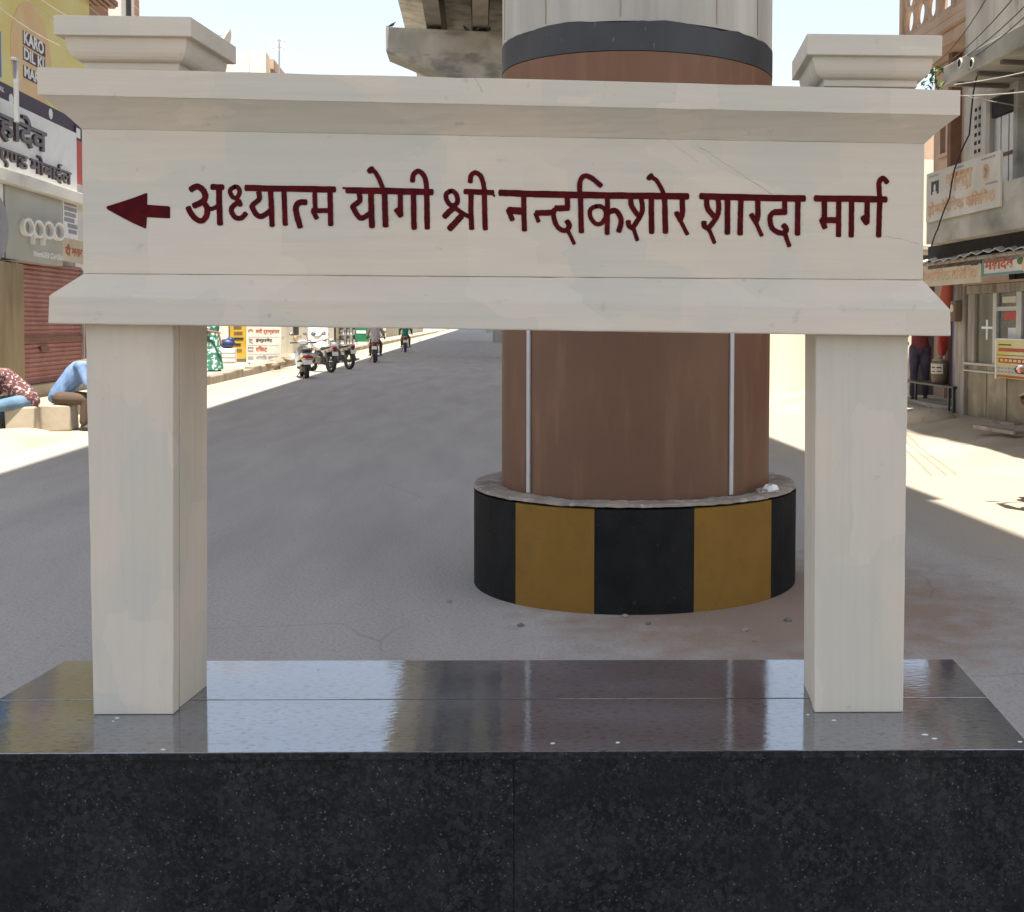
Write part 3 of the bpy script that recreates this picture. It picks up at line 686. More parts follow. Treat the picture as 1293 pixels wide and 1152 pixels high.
word([(46, [(135, 290), (92, 318), (88, 350), (112, 395), (150, 405), (178, 370), (182, 325), (160, 295), (135, 290)]),
      (46, [(150, 415), (183, 445), (190, 485)]), (52, [(160, 455), (108, 500), (102, 550), (142, 605), (200, 610), (250, 562)]),
      (64, [(245, 305), (700, 312), (1155, 320)]), (52, [(378, 345), (385, 415), (325, 470), (308, 500)]), (54, [(308, 488), (350, 568), (410, 593), (500, 535)]),
      (55, [(500, 335), (508, 500), (515, 688)]), (53, [(637, 330), (642, 500), (650, 678)]), (60, [(865, 448), (795, 453), (758, 500), (770, 590), (803, 705)]),
      (48, [(950, 335), (955, 525)]), (50, [(925, 535), (1110, 535)]), (48, [(930, 535), (972, 615)]), (53, [(1106, 330), (1110, 500), (1114, 685)])], 280, mb)
part('painted_word', mb, 'maroon', gate, label='first painted word, beside the arrow')
mb = MB()
word([(66, [(70, 328), (500, 335), (940, 345)]), (22, [(28, 305), (70, 308)]), (54, [(190, 350), (198, 430), (140, 480), (122, 502)]), (54, [(122, 490), (165, 568), (215, 613), (300, 565)]),
      (60, [(312, 355), (316, 520), (322, 702)]), (60, [(450, 345), (456, 520), (462, 696)]), (46, [(310, 120), (350, 140), (392, 205), (436, 312)]), (80, [(305, 112), (318, 128)]),
      (52, [(610, 365), (613, 580)]), (62, [(572, 520), (618, 585)]), (56, [(745, 365), (748, 540), (752, 718)]), (57, [(880, 320), (882, 520), (886, 716)]),
      (52, [(735, 238), (745, 170), (790, 132), (842, 165), (870, 230), (880, 325)])], 430, mb)
part('painted_word', mb, 'maroon', gate, label='second painted word, two vowel hooks over its bar')
mb = MB()
word([(50, [(150, 336), (110, 365), (112, 420), (150, 475), (195, 480), (225, 440), (215, 375), (180, 338), (150, 336)]), (60, [(200, 500), (140, 545), (92, 598)]), (46, [(200, 505), (265, 555), (345, 598)]),
      (64, [(262, 592), (143, 722)]), (53, [(362, 345), (362, 540), (370, 722)]), (56, [(300, 340), (590, 352)]), (20, [(575, 345), (602, 388)]), (53, [(498, 310), (502, 520), (508, 726)]),
      (50, [(355, 245), (362, 180), (405, 147), (455, 176), (482, 235), (498, 325)])], 550, mb)
part('painted_word', mb, 'maroon', gate, label='third and shortest painted word, with a looped first letter')
mb = MB()
word([(68, [(655, 352), (900, 362), (1300, 372)]), (54, [(900, 380), (902, 560), (908, 738)]), (74, [(748, 532), (890, 542)]), (52, [(742, 528), (785, 628)]),
      (60, [(1025, 560), (1200, 555)]), (44, [(1020, 562), (1052, 648)])], 550, mb)
word([(68, [(240, 372), (600, 378), (840, 382)]), (54, [(295, 385), (295, 512)]), (62, [(310, 508), (172, 512)]), (50, [(165, 520), (152, 580), (180, 678), (232, 730), (292, 740)]), (52, [(20, 562), (150, 556)]),
      (56, [(290, 642), (315, 690), (290, 735)]), (38, [(300, 738), (330, 800), (365, 873)]), (54, [(430, 380), (432, 560), (437, 756)]), (52, [(423, 372), (422, 250), (465, 182), (540, 202), (640, 283)]),
      (46, [(590, 490), (530, 525), (530, 600), (580, 665), (640, 665), (685, 600), (680, 530), (635, 493), (590, 490)]), (52, [(704, 395), (704, 560), (700, 772)]),
      (54, [(700, 560), (780, 532), (832, 592), (843, 660), (818, 748)]), (54, [(940, 400), (948, 480), (1000, 562), (1030, 588)]), (52, [(1046, 400), (1060, 490), (1048, 572), (970, 700)]),
      (54, [(916, 642), (924, 690), (965, 716)]), (42, [(970, 718), (1008, 838)]), (58, [(1150, 390), (1152, 560), (1155, 760)])], 680, mb)
word([(68, [(0, 381), (400, 386), (718, 390)]), (58, [(478, 395), (482, 560), (488, 760)]), (46, [(335, 188), (390, 222), (432, 285), (470, 362)]), (82, [(322, 182), (336, 196)]),
      (57, [(657, 400), (660, 545), (642, 622)]), (52, [(597, 556), (642, 642)]), (42, [(622, 605), (712, 778)])], 780, mb)
part('painted_word', mb, 'maroon', gate, label='fourth and longest painted word, in the middle right of the panel')
mb = MB()
word([(68, [(38, 388), (560, 402), (1098, 412)]), (57, [(100, 420), (108, 510), (172, 592)]), (54, [(216, 425), (222, 510), (202, 600), (130, 700)]), (56, [(72, 648), (76, 690), (122, 722)]),
      (42, [(125, 728), (178, 862)]), (60, [(312, 425), (311, 600), (310, 766)]), (57, [(448, 425), (444, 600), (440, 776)]), (57, [(620, 425), (622, 575), (604, 650)]), (52, [(552, 572), (606, 662)]),
      (43, [(598, 650), (662, 792)]), (54, [(895, 425), (895, 562)]), (66, [(908, 546), (792, 552)]), (54, [(782, 550), (746, 602), (760, 700), (812, 750), (882, 768)]),
      (58, [(880, 682), (910, 722), (895, 764)]), (46, [(895, 766), (943, 896)]), (57, [(1030, 430), (1028, 600), (1025, 776)])], 880, mb)
part('painted_word', mb, 'maroon', gate, label='fifth painted word, last but one from the right')
mb = MB()
word([(66, [(240, 410), (600, 415), (958, 421)]), (57, [(330, 430), (330, 610)]), (63, [(302, 632), (470, 632)]), (58, [(302, 628), (338, 712)]), (56, [(478, 430), (476, 600), (475, 796)]),
      (57, [(608, 430), (606, 600), (605, 796)]), (57, [(766, 440), (766, 640)]), (64, [(726, 602), (768, 664)]), (57, [(895, 425), (890, 600), (885, 796)]),
      (54, [(895, 412), (889, 310), (892, 240), (930, 204), (972, 248)])], 1000, mb)
part('painted_word', mb, 'maroon', gate, label='last painted word at the right end of the panel')

# ------------------------------------------------------------------ flyover: piers, caps, deck
ZRT = 1.6 - (640 - 411) / FPX * _zf
ring = thing('striped_ring_kerb', 'low round concrete kerb in black and ochre stripes around the brown pier', 'kerb', tuple(pier_w), street=False)
def arc(mb, a0, a1, r0, r1, z0, z1, c, n=10, wob=0.0):
    rs = []
    for k in range(n + 1):
        a = a0 + (a1 - a0) * k / n; j = random.uniform(-wob, wob); d = Vector((math.sin(a), -math.cos(a), 0))
        rs.append([c + d * r0 + Vector((0, 0, z0)), c + d * r1 + Vector((0, 0, z0)), c + d * (r1 + j * .3) + Vector((0, 0, z1 + j)), c + d * r0 + Vector((0, 0, z1 + j * .5))])
    mb.rings(rs)
def ang(px, r, y0=700):                             # angle on the ring where a pixel column meets it (0 = towards the camera)
    best = min((abs((lambda q: (ray_px(q)))(pier_w + Vector((math.sin(a) * r, -math.cos(a) * r, 0.4))) - px), a) for a in [R(t * 0.25) for t in range(-340, 341)])
    return best[1]
camI = cam_rot.inverted()
def ray_px(pt):
    q = camI @ (pt - EYE); return CX + FPX * q.x / -q.z
cuts = [ang(651, R_RING), ang(750, R_RING), ang(877, R_RING), ang(974, R_RING)]
step = (cuts[3] - cuts[0]) / 3
edges = [cuts[0] - step, cuts[0], cuts[1], cuts[2], cuts[3], cuts[3] + step]
a = edges[-1]; full = list(edges)
while a < edges[0] + 2 * math.pi - step * 0.6:
    a += step; full.append(min(a, edges[0] + 2 * math.pi))
full[-1] = edges[0] + 2 * math.pi
for k in range(len(full) - 1):
    mb = MB(); arc(mb, full[k], full[k + 1] - 0.0006, R_PIER + 0.004, R_RING, -0.05, ZRT - 0.03, pier_w, 8, 0.0)
    part('painted_stripe', mb, 'ring_black' if k % 2 == 0 else 'ring_yellow', ring)
mb = MB(); n = 220; rs = []; j = 0
for k in range(n):
    a = 2 * math.pi * k / n; d = Vector((math.sin(a), -math.cos(a), 0)); j = .72 * j + random.uniform(-.0022, .0022)
    rs.append([pier_w + d * (R_PIER + 0.004) + Vector((0, 0, ZRT - 0.029)), pier_w + d * (R_RING + 0.0015) + Vector((0, 0, ZRT - 0.014 - abs(j) * 1.5)),
               pier_w + d * (R_RING - 0.008 + j) + Vector((0, 0, ZRT + j)), pier_w + d * (R_RING - 0.09) + Vector((0, 0, ZRT + 0.006 + j)), pier_w + d * (R_PIER + 0.004) + Vector((0, 0, ZRT + j * 2 - 0.004))])
mb.rings(rs + [rs[0]], cap=False)
part('cement_top', mb, 'ring_top', ring, smooth=True)

fly = thing('flyover', 'grey concrete flyover carried on round piers above the street', 'flyover', tuple(Vector((2, pier_s.y, 0))), street=True)
zb1 = 1.6 + (411 - 32) / FPX * (ZC - R_PIER); zb0 = 1.6 + (411 - 69) / FPX * (ZC - R_PIER)
CAPZ0, CAPZ1 = 13.5, 15.0
pr = part('pier', MB().lathe([(R_PIER, zb1 - 0.001), (R_PIER, CAPZ0 + .3)], tuple(pier_s), 96), 'conc', fly, smooth=True, label='round pier just behind the gate, brown with a black band below bare concrete')
def shell(z0, z1, r, jit):
    n = 120; mbx = MB(); rs0, rs1 = [], []
    jj = 0
    for k in range(n):
        a = 2 * math.pi * k / n; jj = 0.7 * jj + random.uniform(-jit, jit)
        rs0.append(pier_s + Vector((r * math.cos(a), r * math.sin(a), z0))); rs1.append(pier_s + Vector((r * math.cos(a), r * math.sin(a), z1 + jj)))
    mbx.rings([rs0, rs1]); return mbx
for nm, z0, z1, m_ in (('black_band', zb0, zb1, 'pier_black'), ('brown_coat', -0.02, zb0 - 0.004, 'pier_brown')):
    o = part(nm, shell(z0, z1, R_PIER + (0.004 if nm == 'black_band' else 0.002), 0.006 if nm == 'black_band' else 0.0), m_, pr, smooth=True)
# formwork seams in the bare concrete
for t in (-72, -38, -6, 33, 58):
    a = R(t) - ALPHA; d = Vector((math.sin(a), -math.cos(a), 0)); s_ = Vector((math.cos(a), math.sin(a), 0))
    q = pier_s + d * (R_PIER + 0.001)
    mb = MB().poly([q - s_ * .003 + Vector((0, 0, zb1 + .02)), q + s_ * .003 + Vector((0, 0, zb1 + .02)), q + s_ * .003 + Vector((0, 0, CAPZ0 - .2)), q - s_ * .003 + Vector((0, 0, CAPZ0 - .2))], tuple(d * 0.002))
    part('formwork_seam', mb, 'kerb', pr)
for px in (668.5, 921):
    a = ang(px, R_PIER) - ALPHA
    d = Vector((math.sin(a), -math.cos(a), 0)); s_ = Vector((math.cos(a), math.sin(a), 0)); q = pier_s + d * (R_PIER + 0.003)
    mb = MB().poly([q - s_ * .014 + Vector((0, 0, ZRT + .002)), q + s_ * .014 + Vector((0, 0, ZRT + .002)), q + s_ * .014 + Vector((0, 0, 2.4)), q - s_ * .014 + Vector((0, 0, 2.4))], tuple(d * 0.012))
    part('white_strip', mb, 'white_strip', pr, bevel=0.003)
# hammerhead caps, second pier, girders, deck
UL, URR = -3.62, 5.35
p2v = V(487, 50, 47.0).y
CV2 = 53.0
cap2 = V(487, 34, CV2)
capL = cap2.x; zt = cap2.z; zm = V(487, 64, CV2).z
CU = 1.05
def hammer(v, cu):
    half = CU - capL
    hr = 4.2
    prof = [(-half, zm), (-half, zt), (hr, zt), (hr, zm), (1.1, zm - 1.5), (-1.1, zm - 1.5)]
    f = [(CU + x, v - 1.1, z) for x, z in prof]; b = [(CU + x, v + 1.1, z) for x, z in prof]
    return MB().rings([f, b])
for v in (pier_s.y, 54.1, 100.0, 200, 300):
    part('pier_cap', hammer(v, CU), 'cap_conc', fly, bevel=0.02)
for v in (54.1, 100.0, 200, 300):
    o = part('pier', MB().lathe([(0.84, -0.02), (0.84, zm - 1.45)], (CU + 0.9, v, 0), 48), 'conc', fly, smooth=True)
GZ0, GZ1 = zt + 0.22, zt + 1.75
for v0, v1 in ((-29.5, pier_s.y - 0.06), (pier_s.y + 0.06, 54.04), (54.16, 99.94), (100.06, 199.9), (200.1, 299.9), (300.1, 399.9)):
    for u in (-1.95, 0.05, 2.05, 4.05):
        mb = MB()
        prof = [(-.32, GZ0), (.32, GZ0), (.32, GZ0 + .22), (.11, GZ0 + .4), (.11, GZ1 - .3), (.42, GZ1 - .14), (.42, GZ1), (-.42, GZ1), (-.42, GZ1 - .14), (-.11, GZ1 - .3), (-.11, GZ0 + .4), (-.32, GZ0 + .22)]
        mb.rings([[(u + x, v0, z) for x, z in prof], [(u + x, v1, z) for x, z in prof]])
        part('girder', mb, 'conc_dark', fly)
        for vv in ((v0 + .35, v1 - .35)):
            part('bearing', MB().box(u - .2, u + .2, vv - .2, vv + .2, zt, GZ0), 'black', fly)
mb = MB(); prof = [(UL, GZ1 + .12), (UL, GZ1 + .32), (URR, GZ1 + .32), (URR, GZ1 + .12), (4.6, GZ1 + .001), (-2.5, GZ1 + .001)]
mb.rings([[(x, -30, z) for x, z in prof], [(x, 400, z) for x, z in prof]]); part('deck', mb, 'conc_h', fly)
for u in (UL + .02, URR - .20):
    mb = MB().box(u, u + .18, -30, 400, GZ1 + .321, GZ1 + 1.15); part('parapet', mb, 'conc_h', fly, bevel=0.02)
# pigeons
for k, (px, py, r_) in enumerate(((495, 33, 0.4), (588, 34, 2.2), (603, 34, -0.6), (618, 34, 1.4))):
    q = V(px, py, CV2 + .15); q.z = zt
    t = thing('pigeon', 'dark pigeon at the outer corner of the concrete pier cap' if k == 0 else ('dark pigeon on the pier cap below the girder ends', 'middle dark pigeon of those below the girder ends', 'dark pigeon on the pier cap nearest the round pier')[k - 1], 'pigeon', tuple(q), group='pigeons on the pier cap', rot=r_, local=True)
    body = MB(); ax = [(-.17, .03, .02), (-.08, .05, .07), (.0, .07, .11), (.07, .06, .15), (.11, .035, .20), (.13, .035, .235), (.155, .02, .25)]
    body.rings([[(x, rr_ * math.cos(a), z + 0.02 + rr_ * math.sin(a)) for a in [2 * math.pi * i / 8 for i in range(8)]] for x, rr_, z in ax])
    part('body', body, 'pigeon', t, smooth=True)
    part('beak', MB().tube([(.155, 0, .265), (.19, 0, .26)], [.009, .002], 6), 'text_grey', t)
    part('tail', MB().obox((-.21, 0, .035), (.13, .07, .012), Matrix.Rotation(.15, 3, 'Y')), 'pigeon', t)
    for s in (-1, 1): part('leg', MB().tube([(.0, s * .03, .07), (.01, s * .03, .0)], .006, 5), 'text_red', t)

# ================================================================== LEFT SIDE OF THE STREET
def wall_panel(mb, U, pa, pb, t0, t1, corner=None):
    """board on a facade plane: pixel corners pa (left) and pb (right) as (px, ytop, ybottom); thickness from U+t0 to U+t1"""
    a0, a1 = F(pa[0], pa[1], U), F(pa[0], pa[2], U); b0, b1 = F(pb[0], pb[1], U), F(pb[0], pb[2], U)
    r = [Vector((0, a1.y, a1.z)), Vector((0, b1.y, b1.z)), Vector((0, b0.y, b0.z)), Vector((0, a0.y, a0.z))]
    return mb.rings([[q + Vector((U + t0, 0, 0)) for q in r], [q + Vector((U + t1, 0, 0)) for q in r]])
def zat(px, py, U): return F(px, py, U).z
def vat(px, U): return F(px, 411, U).y

UL_ = -8.0
v0, v1 = 12.0, vat(104, UL_) + 0.25
shop = thing('shop_building', 'narrow shop building with maroon roller shutter, brown column and brown boarded soffit', 'building', (UL_, 18, 0))
zsh = zat(60, 334, UL_)
va, vb = vat(24, UL_) , v1
mb = MB(); mb.box(-15, UL_ - 0.22, v0, v1, 0, 8.25)
mb.box(UL_ - 0.2199, UL_ - .005, v0, vat(-30, UL_), 0, zsh); part('wall', mb, 'grime', shop)
mb = MB(); mb.box(UL_ - 0.2195, UL_ + 0.05, v0, v1 + .3, 0, 0.42); part('threshold_step', mb, 'pave', shop, bevel=0.02)
# shutter: ribbed roller sheet
zb_ = zat(60, 482, UL_); prof = []; k = 0; z = 0.42
while z < zsh:
    prof += [(UL_ - 0.10, z), (UL_ - 0.075, z + 0.018), (UL_ - 0.075, z + 0.05), (UL_ - 0.10, z + 0.068)]; z += 0.085
mb = MB(); n_ = len(prof)
mb.add([(x, va, z) for x, z in prof] + [(x, vb, z) for x, z in prof], [(i, i + 1, n_ + i + 1, n_ + i) for i in range(n_ - 1)])
sh = part('roller_shutter', mb, 'shutter', shop)
mb = MB().box(UL_ - .074, UL_ - .045, va + .01, vb - .01, 1.20, 1.29).box(UL_ - .074, UL_ - .04, va + 1.2, va + 1.6, 1.02, 1.12); part('lock_bar', mb, 'sandstone_d', sh)
mb = MB()
for v in (va - .0, vb - .06): mb.box(UL_ - .12, UL_ - .03, v, v + .06, .421, zsh - .01)
part('guide_rail', mb, 'alu', sh)
# column
ca, cb = vat(-2, UL_ + .35), vat(31, UL_ + .35)
mb = MB(); mb.box(UL_ - .02, UL_ + .35, ca, cb, 0.12, zat(15, 332, UL_ + .35)); mb.box(UL_ - .06, UL_ + .42, ca - .06, cb + .06, 0.12, 0.5)
part('column', mb, 'brown_col', shop, bevel=0.012)
# fascia canopy
a0, a1 = zat(0, 214, UL_ + .45), zat(0, 237, UL_ + .45)
zc1, zc0 = (zat(0, 214, UL_ + .45) + zat(103, 241, UL_ + .45)) / 2, (zat(2, 234, UL_ + .45) + zat(103, 252, UL_ + .45)) / 2
vm = vat(35, UL_ + .45)
for a, b in ((v0, vm - .02), (vm + .02, v1 + .2)):
    part('fascia_canopy', MB().box(UL_ - .2, UL_ + .45, a, b, zc0, zc1), 'canopy', shop, bevel=0.01)
part('fascia_joint', MB().box(UL_ - .2, UL_ + .42, vm - .0199, vm + .0199, zc0, zc1 - .01), 'panel_grey', shop)
# overhanging upper storey with boarded soffit and brick
zs = 8.25
part('soffit', MB().box(-14.5, UL_ + .46, v0, v1 + 0.8, zs, zs + .10), 'wood_b', shop)
for k in range(4):
    u_ = UL_ + .40 - k * 0.13
    part('soffit_batten', MB().box(u_ - .02, u_ + .02, v0, v1 + .78, zs - .035, zs - .0005), 'sandstone', shop)
part('upper_wall', MB().box(-14.5, UL_ + .42, v0, v1 + 0.75, zs + .1005, zs + 4.0), 'white_wall', shop)
for v in (14.5, 18.5, 22.2): 
    o = part('window', MB().box(UL_ + .38, UL_ + .45, v - .55, v + .55, zs + 1.2, zs + 2.7), 'dark', shop); part('frame', MB().box(UL_ + .451, UL_ + .48, v - .04, v + .04, zs + 1.2, zs + 2.7).box(UL_ + .43, UL_ + .50, v - .65, v + .65, zs + 1.1, zs + 1.199), 'wood', o)

# white signboard with raised letters
US = UL_ + 0.12
sign = thing('shop_signboard', 'white shop signboard with dark brown raised Hindi letters above the grey panel', 'signboard', (US, 18, 4.3))
sv0, sv1 = 13.2, vat(99.5, US)
zt1 = zat(50, 146.5, US); zb1_ = (zat(2, 214, US) + zat(100, 240, US)) / 2
part('board', MB().box(US - .14, US, sv0, sv1, zb1_, zt1), 'white', sign, bevel=0.008)
def face_text(name, runs, parent, U, xa, ya0, ya1, xb, yb0, yb1, m, bold=0.03, depth=0.05, side=1):
    """lettering on a facade; left end (xa, top, bottom) and right end (xb, top, bottom) in the photograph, turned into metres on plane U"""
    A, B, C = F(xa, ya1, U), F(xb, yb1, U), F(xa, ya0, U)
    D = F(xb, yb0, U); h = (C.z - A.z + D.z - B.z) / 2; zm_ = (A.z + B.z) / 2
    A.z = B.z = zm_; C = A + Vector((0, 0, h))
    return text(name, runs, parent, A, B, C, m, bold, depth)
face_text('letters', "महादेव", sign, US, -26, 130, 178, 56, 150, 190, 'letters', 0.02, 0.05)
face_text('letters', ["ए", "ण~", "ड ", "मोबाईल"], sign, US, -3, 187, 214, 88, 204, 234, 'letters', 0.012, 0.04)

# grey lightbox
UB = UL_ + 0.28
lb = thing('lightbox_sign', 'grey-green shop lightbox with four round raised white letters', 'lightbox', (UB, 17, 3))
bv0, bv1 = vat(9, UB), vat(80.5, UB)
z1 = zc0 - 0.004; z0 = (zat(12, 330, UB) + zat(80, 334, UB)) / 2
part('box', MB().box(UB - .3, UB, bv0, bv1, z0, z1), 'panel_grey', lb, bevel=0.006)
mb = MB()
def oring(cx, cy, rx_px, ry_px, wpx, D_=.08):
    c = F(cx, cy, UB); ra = abs(F(cx + rx_px, cy, UB).y - F(cx - rx_px, cy, UB).y) / 2; rz = abs(F(cx, cy - ry_px, UB).z - c.z); t = rz * 0.27
    n = 28; o = lambda r1, r2, x: [Vector((UB + x, c.y + r1 * math.cos(2 * math.pi * k / n), c.z + r2 * math.sin(2 * math.pi * k / n))) for k in range(n)]
    rs = [o(ra - t, rz - t, .002), o(ra, rz, .002), o(ra, rz, D_), o(ra - t, rz - t, D_)]
    mb.rings(rs + [rs[0]], cap=False); return c, ra, rz, t
for i, (cx, cy) in enumerate(((31, 287), (44, 289.5), (57, 291), (70, 292.5))):
    c, ra, rz, t = oring(cx, cy, 6.6, 11.5, 2)
    if i in (1, 2): mb.box(UB + .003, UB + .079, c.y - ra, c.y - ra + t * .9, c.z - rz * 1.75, c.z)
part('raised_letters', mb, 'letter_white', lb)
face_text('small_letters', "MAHADEV CAMERA", lb, UB, 42, 318, 326, 79, 320, 327, 'letter_white', 0.02, 0.012)
# neighbour lightbox, blue base line
lb2 = thing('lightbox_sign', 'white shop lightbox with a blue base line at the far left edge', 'lightbox', (UB, 14, 3))
part('box', MB().box(UB - .3, UB - .02, 13.3, bv0 - .03, z0 + .02, z1), 'white', lb2, bevel=0.006)
part('blue_line', MB().box(UB - .0198, UB - .012, 13.35, bv0 - .06, z0 + .18, z0 + .27), 'navy', lb2)
oc = F(-6, 287, UB)
part('disc', MB().lathe([(.55, 0), (.55, .02)], (UB - .0195, oc.y, oc.z), 28, 'X'), 'text_grey', lb2)

# yellow banner with slogan, blue banner, purple strip
UY = UL_ + 0.05
yb = thing('advertising_banner', 'big yellow wall banner with white slogan on an orange disc', 'banner', (UY, 18, 6))
zy0, zy1 = zt1 + .30, zs - 0.02
by0, by1 = vat(3, UY), v1 + .25
part('sheet', MB().box(UY - .27, UY, by0, by1, zy0, zy1), 'yellow_b', yb)
part('purple_strip', MB().box(UY - .26, UY + .012, by0, by1, zt1 + .01, zy0 - .002), 'purple', yb)
for (px, py) in ((14, 126), (64, 144)):
    q = F(px, py, UY + .013); part('printed_mark', MB().lathe([(.10, 0), (.10, .004)], (UY + .0125, q.y, q.z), 16, 'X'), 'white', yb)
oc = F(40, 76, UY)
part('orange_disc', MB().lathe([(1.0, 0), (1.0, .004)], (UY + .0015, oc.y, oc.z), 36, 'X'), 'orange_g', yb)
for (s_, xa, ya0, ya1, xb, yb0_, yb1_) in (("KARO", 30, 46, 60, 55, 47, 65), ("DIL KI", 30, 66, 79, 55, 69, 84), ("MAR", 30.5, 86, 98, 49.5, 90, 105)):
    A, B, C = F(xa - 1.5, ya1 + 2, UY), F(xb + 1.5, yb1_ + 2, UY), F(xa - 1.5, ya0 - 2, UY)
    zA = (A.z + B.z) / 2
    part('slogan_backing', MB().box(UY + .0058, UY + .010, A.y, B.y, zA, zA + (C.z - A.z) * .98), 'purple', yb)
    face_text('slogan_line', s_, yb, UY + .011, xa, ya0, ya1, xb, yb0_, yb1_, 'white', 0.03, 0.006)
bb = thing('advertising_banner', 'blue wall banner cut by the left edge, beside the yellow one', 'banner', (UY, 14, 6))
part('sheet', MB().box(UY - .25, UY + .06, 12.6, vat(6.5, UY + .06), zt1 + .35, zat(4, 42, UY + .06)), 'blue_b', bb)
face_text('printed_line', "OLL", bb, UY + .061, -3, 108, 114, 5, 110, 116, 'white', 0.02, 0.004)
UPp = UL_ + 0.35
q0, q1 = F(20, 78, UPp), F(21, 132, UPp)
mb = MB().box(UPp - .03, UPp + .03, q0.y - .04, q0.y + .04, q1.z - .3, q0.z).box(UPp - .04, UPp + .04, q0.y - .13, q0.y + .045, q0.z, q0.z + .05)
solo('sign_bracket_post', mb, 'alu', 'thin grey bracket post rising in front of the yellow banner', 'post', base=(UPp, q0.y, q1.z - .3), bevel=.005)
# small things beyond the lightbox
UN = UL_ + .25
va_, vb_ = vat(80.8, UN), vat(102, UN)
nb = thing('notice_sheet', 'white printed notice sheet hung beside the grey lightbox', 'notice', (UN, va_, 3))
za, zb2 = zat(91, 252, UN), zat(91, 302, UN)
part('sheet', MB().box(UN - .02, UN, va_ + .02, vb_ - .1, zb2, za), 'white', nb)
for k, (a, b) in enumerate(((.08, .9), (.08, .92), (.1, .85), (.08, .75), (.3, .95), (.35, .9))):
    zz = za - (za - zb2) * (k + .8) / 7.2; L_ = vb_ - .1 - va_ - .02
    part('printed_line', MB().box(UN + .0005, UN + .004, va_ + .02 + L_ * a, va_ + .02 + L_ * b, zz - .05, zz + .03), 'text_grey', nb)
rs_ = thing('shop_sign', 'small cream sign with red-orange lettering under the white notice sheet', 'sign', (UN, va_, 2.8))
part('board', MB().box(UN - .05, UN - .01, va_, vb_ + .6, zat(91, 331, UN), zb2 - .01), 'sign_old', rs_)
face_text('lettering', ["दी ", "बजर"], rs_, UN - .01, 82.5, 309, 324, 104, 311, 325, 'text_red', 0.03, 0.004)
rb = thing('hanging_banner', 'faded red cloth banner with a dark printed top, beyond the white signboard', 'banner', (US, 24, 5))
qa, qb = vat(100.5, US), vat(112, US)
part('cloth', MB().box(US - .06, US - .04, qa, qb, zat(104, 233, US), zat(104, 179, US)), 'red_b', rb)
part('printed_top', MB().box(US - .06, US - .035, qa, qb, zat(104, 178.6, US), zat(104, 160, US)), 'purple', rb)
part('printed_mark', MB().box(US - .0345, US - .03, qa + .05, qa + .28, zat(104, 176, US), zat(104, 164, US)), 'white', rb)

# brick building beyond, white tower, cream parapet house
bz = thing('brick_building', 'bare brick upper building rising behind the left gate cap', 'building', (-8, 24.6, 0))
vB0, vB1 = v1 + .82, vat(141, -8.2)
part('lower_wall', MB().box(-15, -8.3, v1 + .31, vB1, 0, 6.2), 'white_wall', bz)
part('upper_wall', MB().box(-15, -8.2, vB0 - .4, vB1, 6.201, 12), 'brick', bz)
for k in range(5): part('brick_course', MB().box(-8.19, -8.06 + .02 * (k % 2), vB0 - .38, vB1 + .02, 8.6 + k * .62, 8.78 + k * .62), 'sandstone', bz, bevel=.01)
part('door', MB().box(-8.29, -8.24, v1 + .8, v1 + 1.8, .2, 2.4), 'shutter', bz)
tz = thing('white_tower_house', 'slim white column-like house end with a brick edge, seen left above the gate', 'building', (-8, 27, 0))
t0, t1 = vat(157, -8.3), vat(173.5, -8.3); t2 = vat(181, -8.3)
part('wall', MB().box(-12, -8.3, t0, t1, 0, 14), 'white_wall', tz)
part('brick_edge', MB().box(-12, -8.32, t1 + .001, t2, 0, 13.6), 'brick', tz)
for k in range(3): part('window', MB().box(-8.299, -8.26, t0 + .4, t1 - .4, 2 + k * 3.2, 3.4 + k * 3.2), 'dark', tz)
UC = -8.0
vc = vat(338, UC)
cz = F(338, 68, UC).z
ch = thing('cream_house', 'cream house with a plain roof parapet and pink coping along the street side', 'building', (UC, vc, 0))
part('wall', MB().box(-17, UC - .1, vc, vc + 22, 0, cz - .9), 'cream', ch)
part('parapet_front', MB().box(-17, UC - .62, vc, vc + .25, cz - .899, cz - .12), 'cream', ch, bevel=.02)
part('parapet_corner', MB().box(UC - .6, UC, vc - .05, vc + .8, cz - .899, cz), 'cream', ch, bevel=.02)
part('coping', MB().box(UC - .35, UC + .15, vc + .81, vc + 22, cz - .5, cz - .08), 'sandstone', ch, bevel=.02)
part('parapet_side', MB().box(UC - .3, UC + .02, vc + .81, vc + 22, cz - .899, cz - .501), 'brick', ch)
mb = MB().tube([(UC - 1.1, vc - .06, cz - .3), (UC - 1.1, vc - .06, cz - 1.4), (UC - .8, vc - .06, cz - 2.2), (UC - .8, vc - .06, .3)], .06, 8); part('drain_pipe', mb, 'white', ch)
for k in range(3):
    for j in range(4):
        o = part('window', MB().box(UC - .0995, UC - .06, vc + 2 + j * 5, vc + 3.4 + j * 5, 1 + k * 3.4, 2.7 + k * 3.4), 'dark', ch)
        part('sill', MB().box(UC - .0994, UC + .05, vc + 1.9 + j * 5, vc + 3.5 + j * 5, .88 + k * 3.4, .999 + k * 3.4), 'sandstone', o)
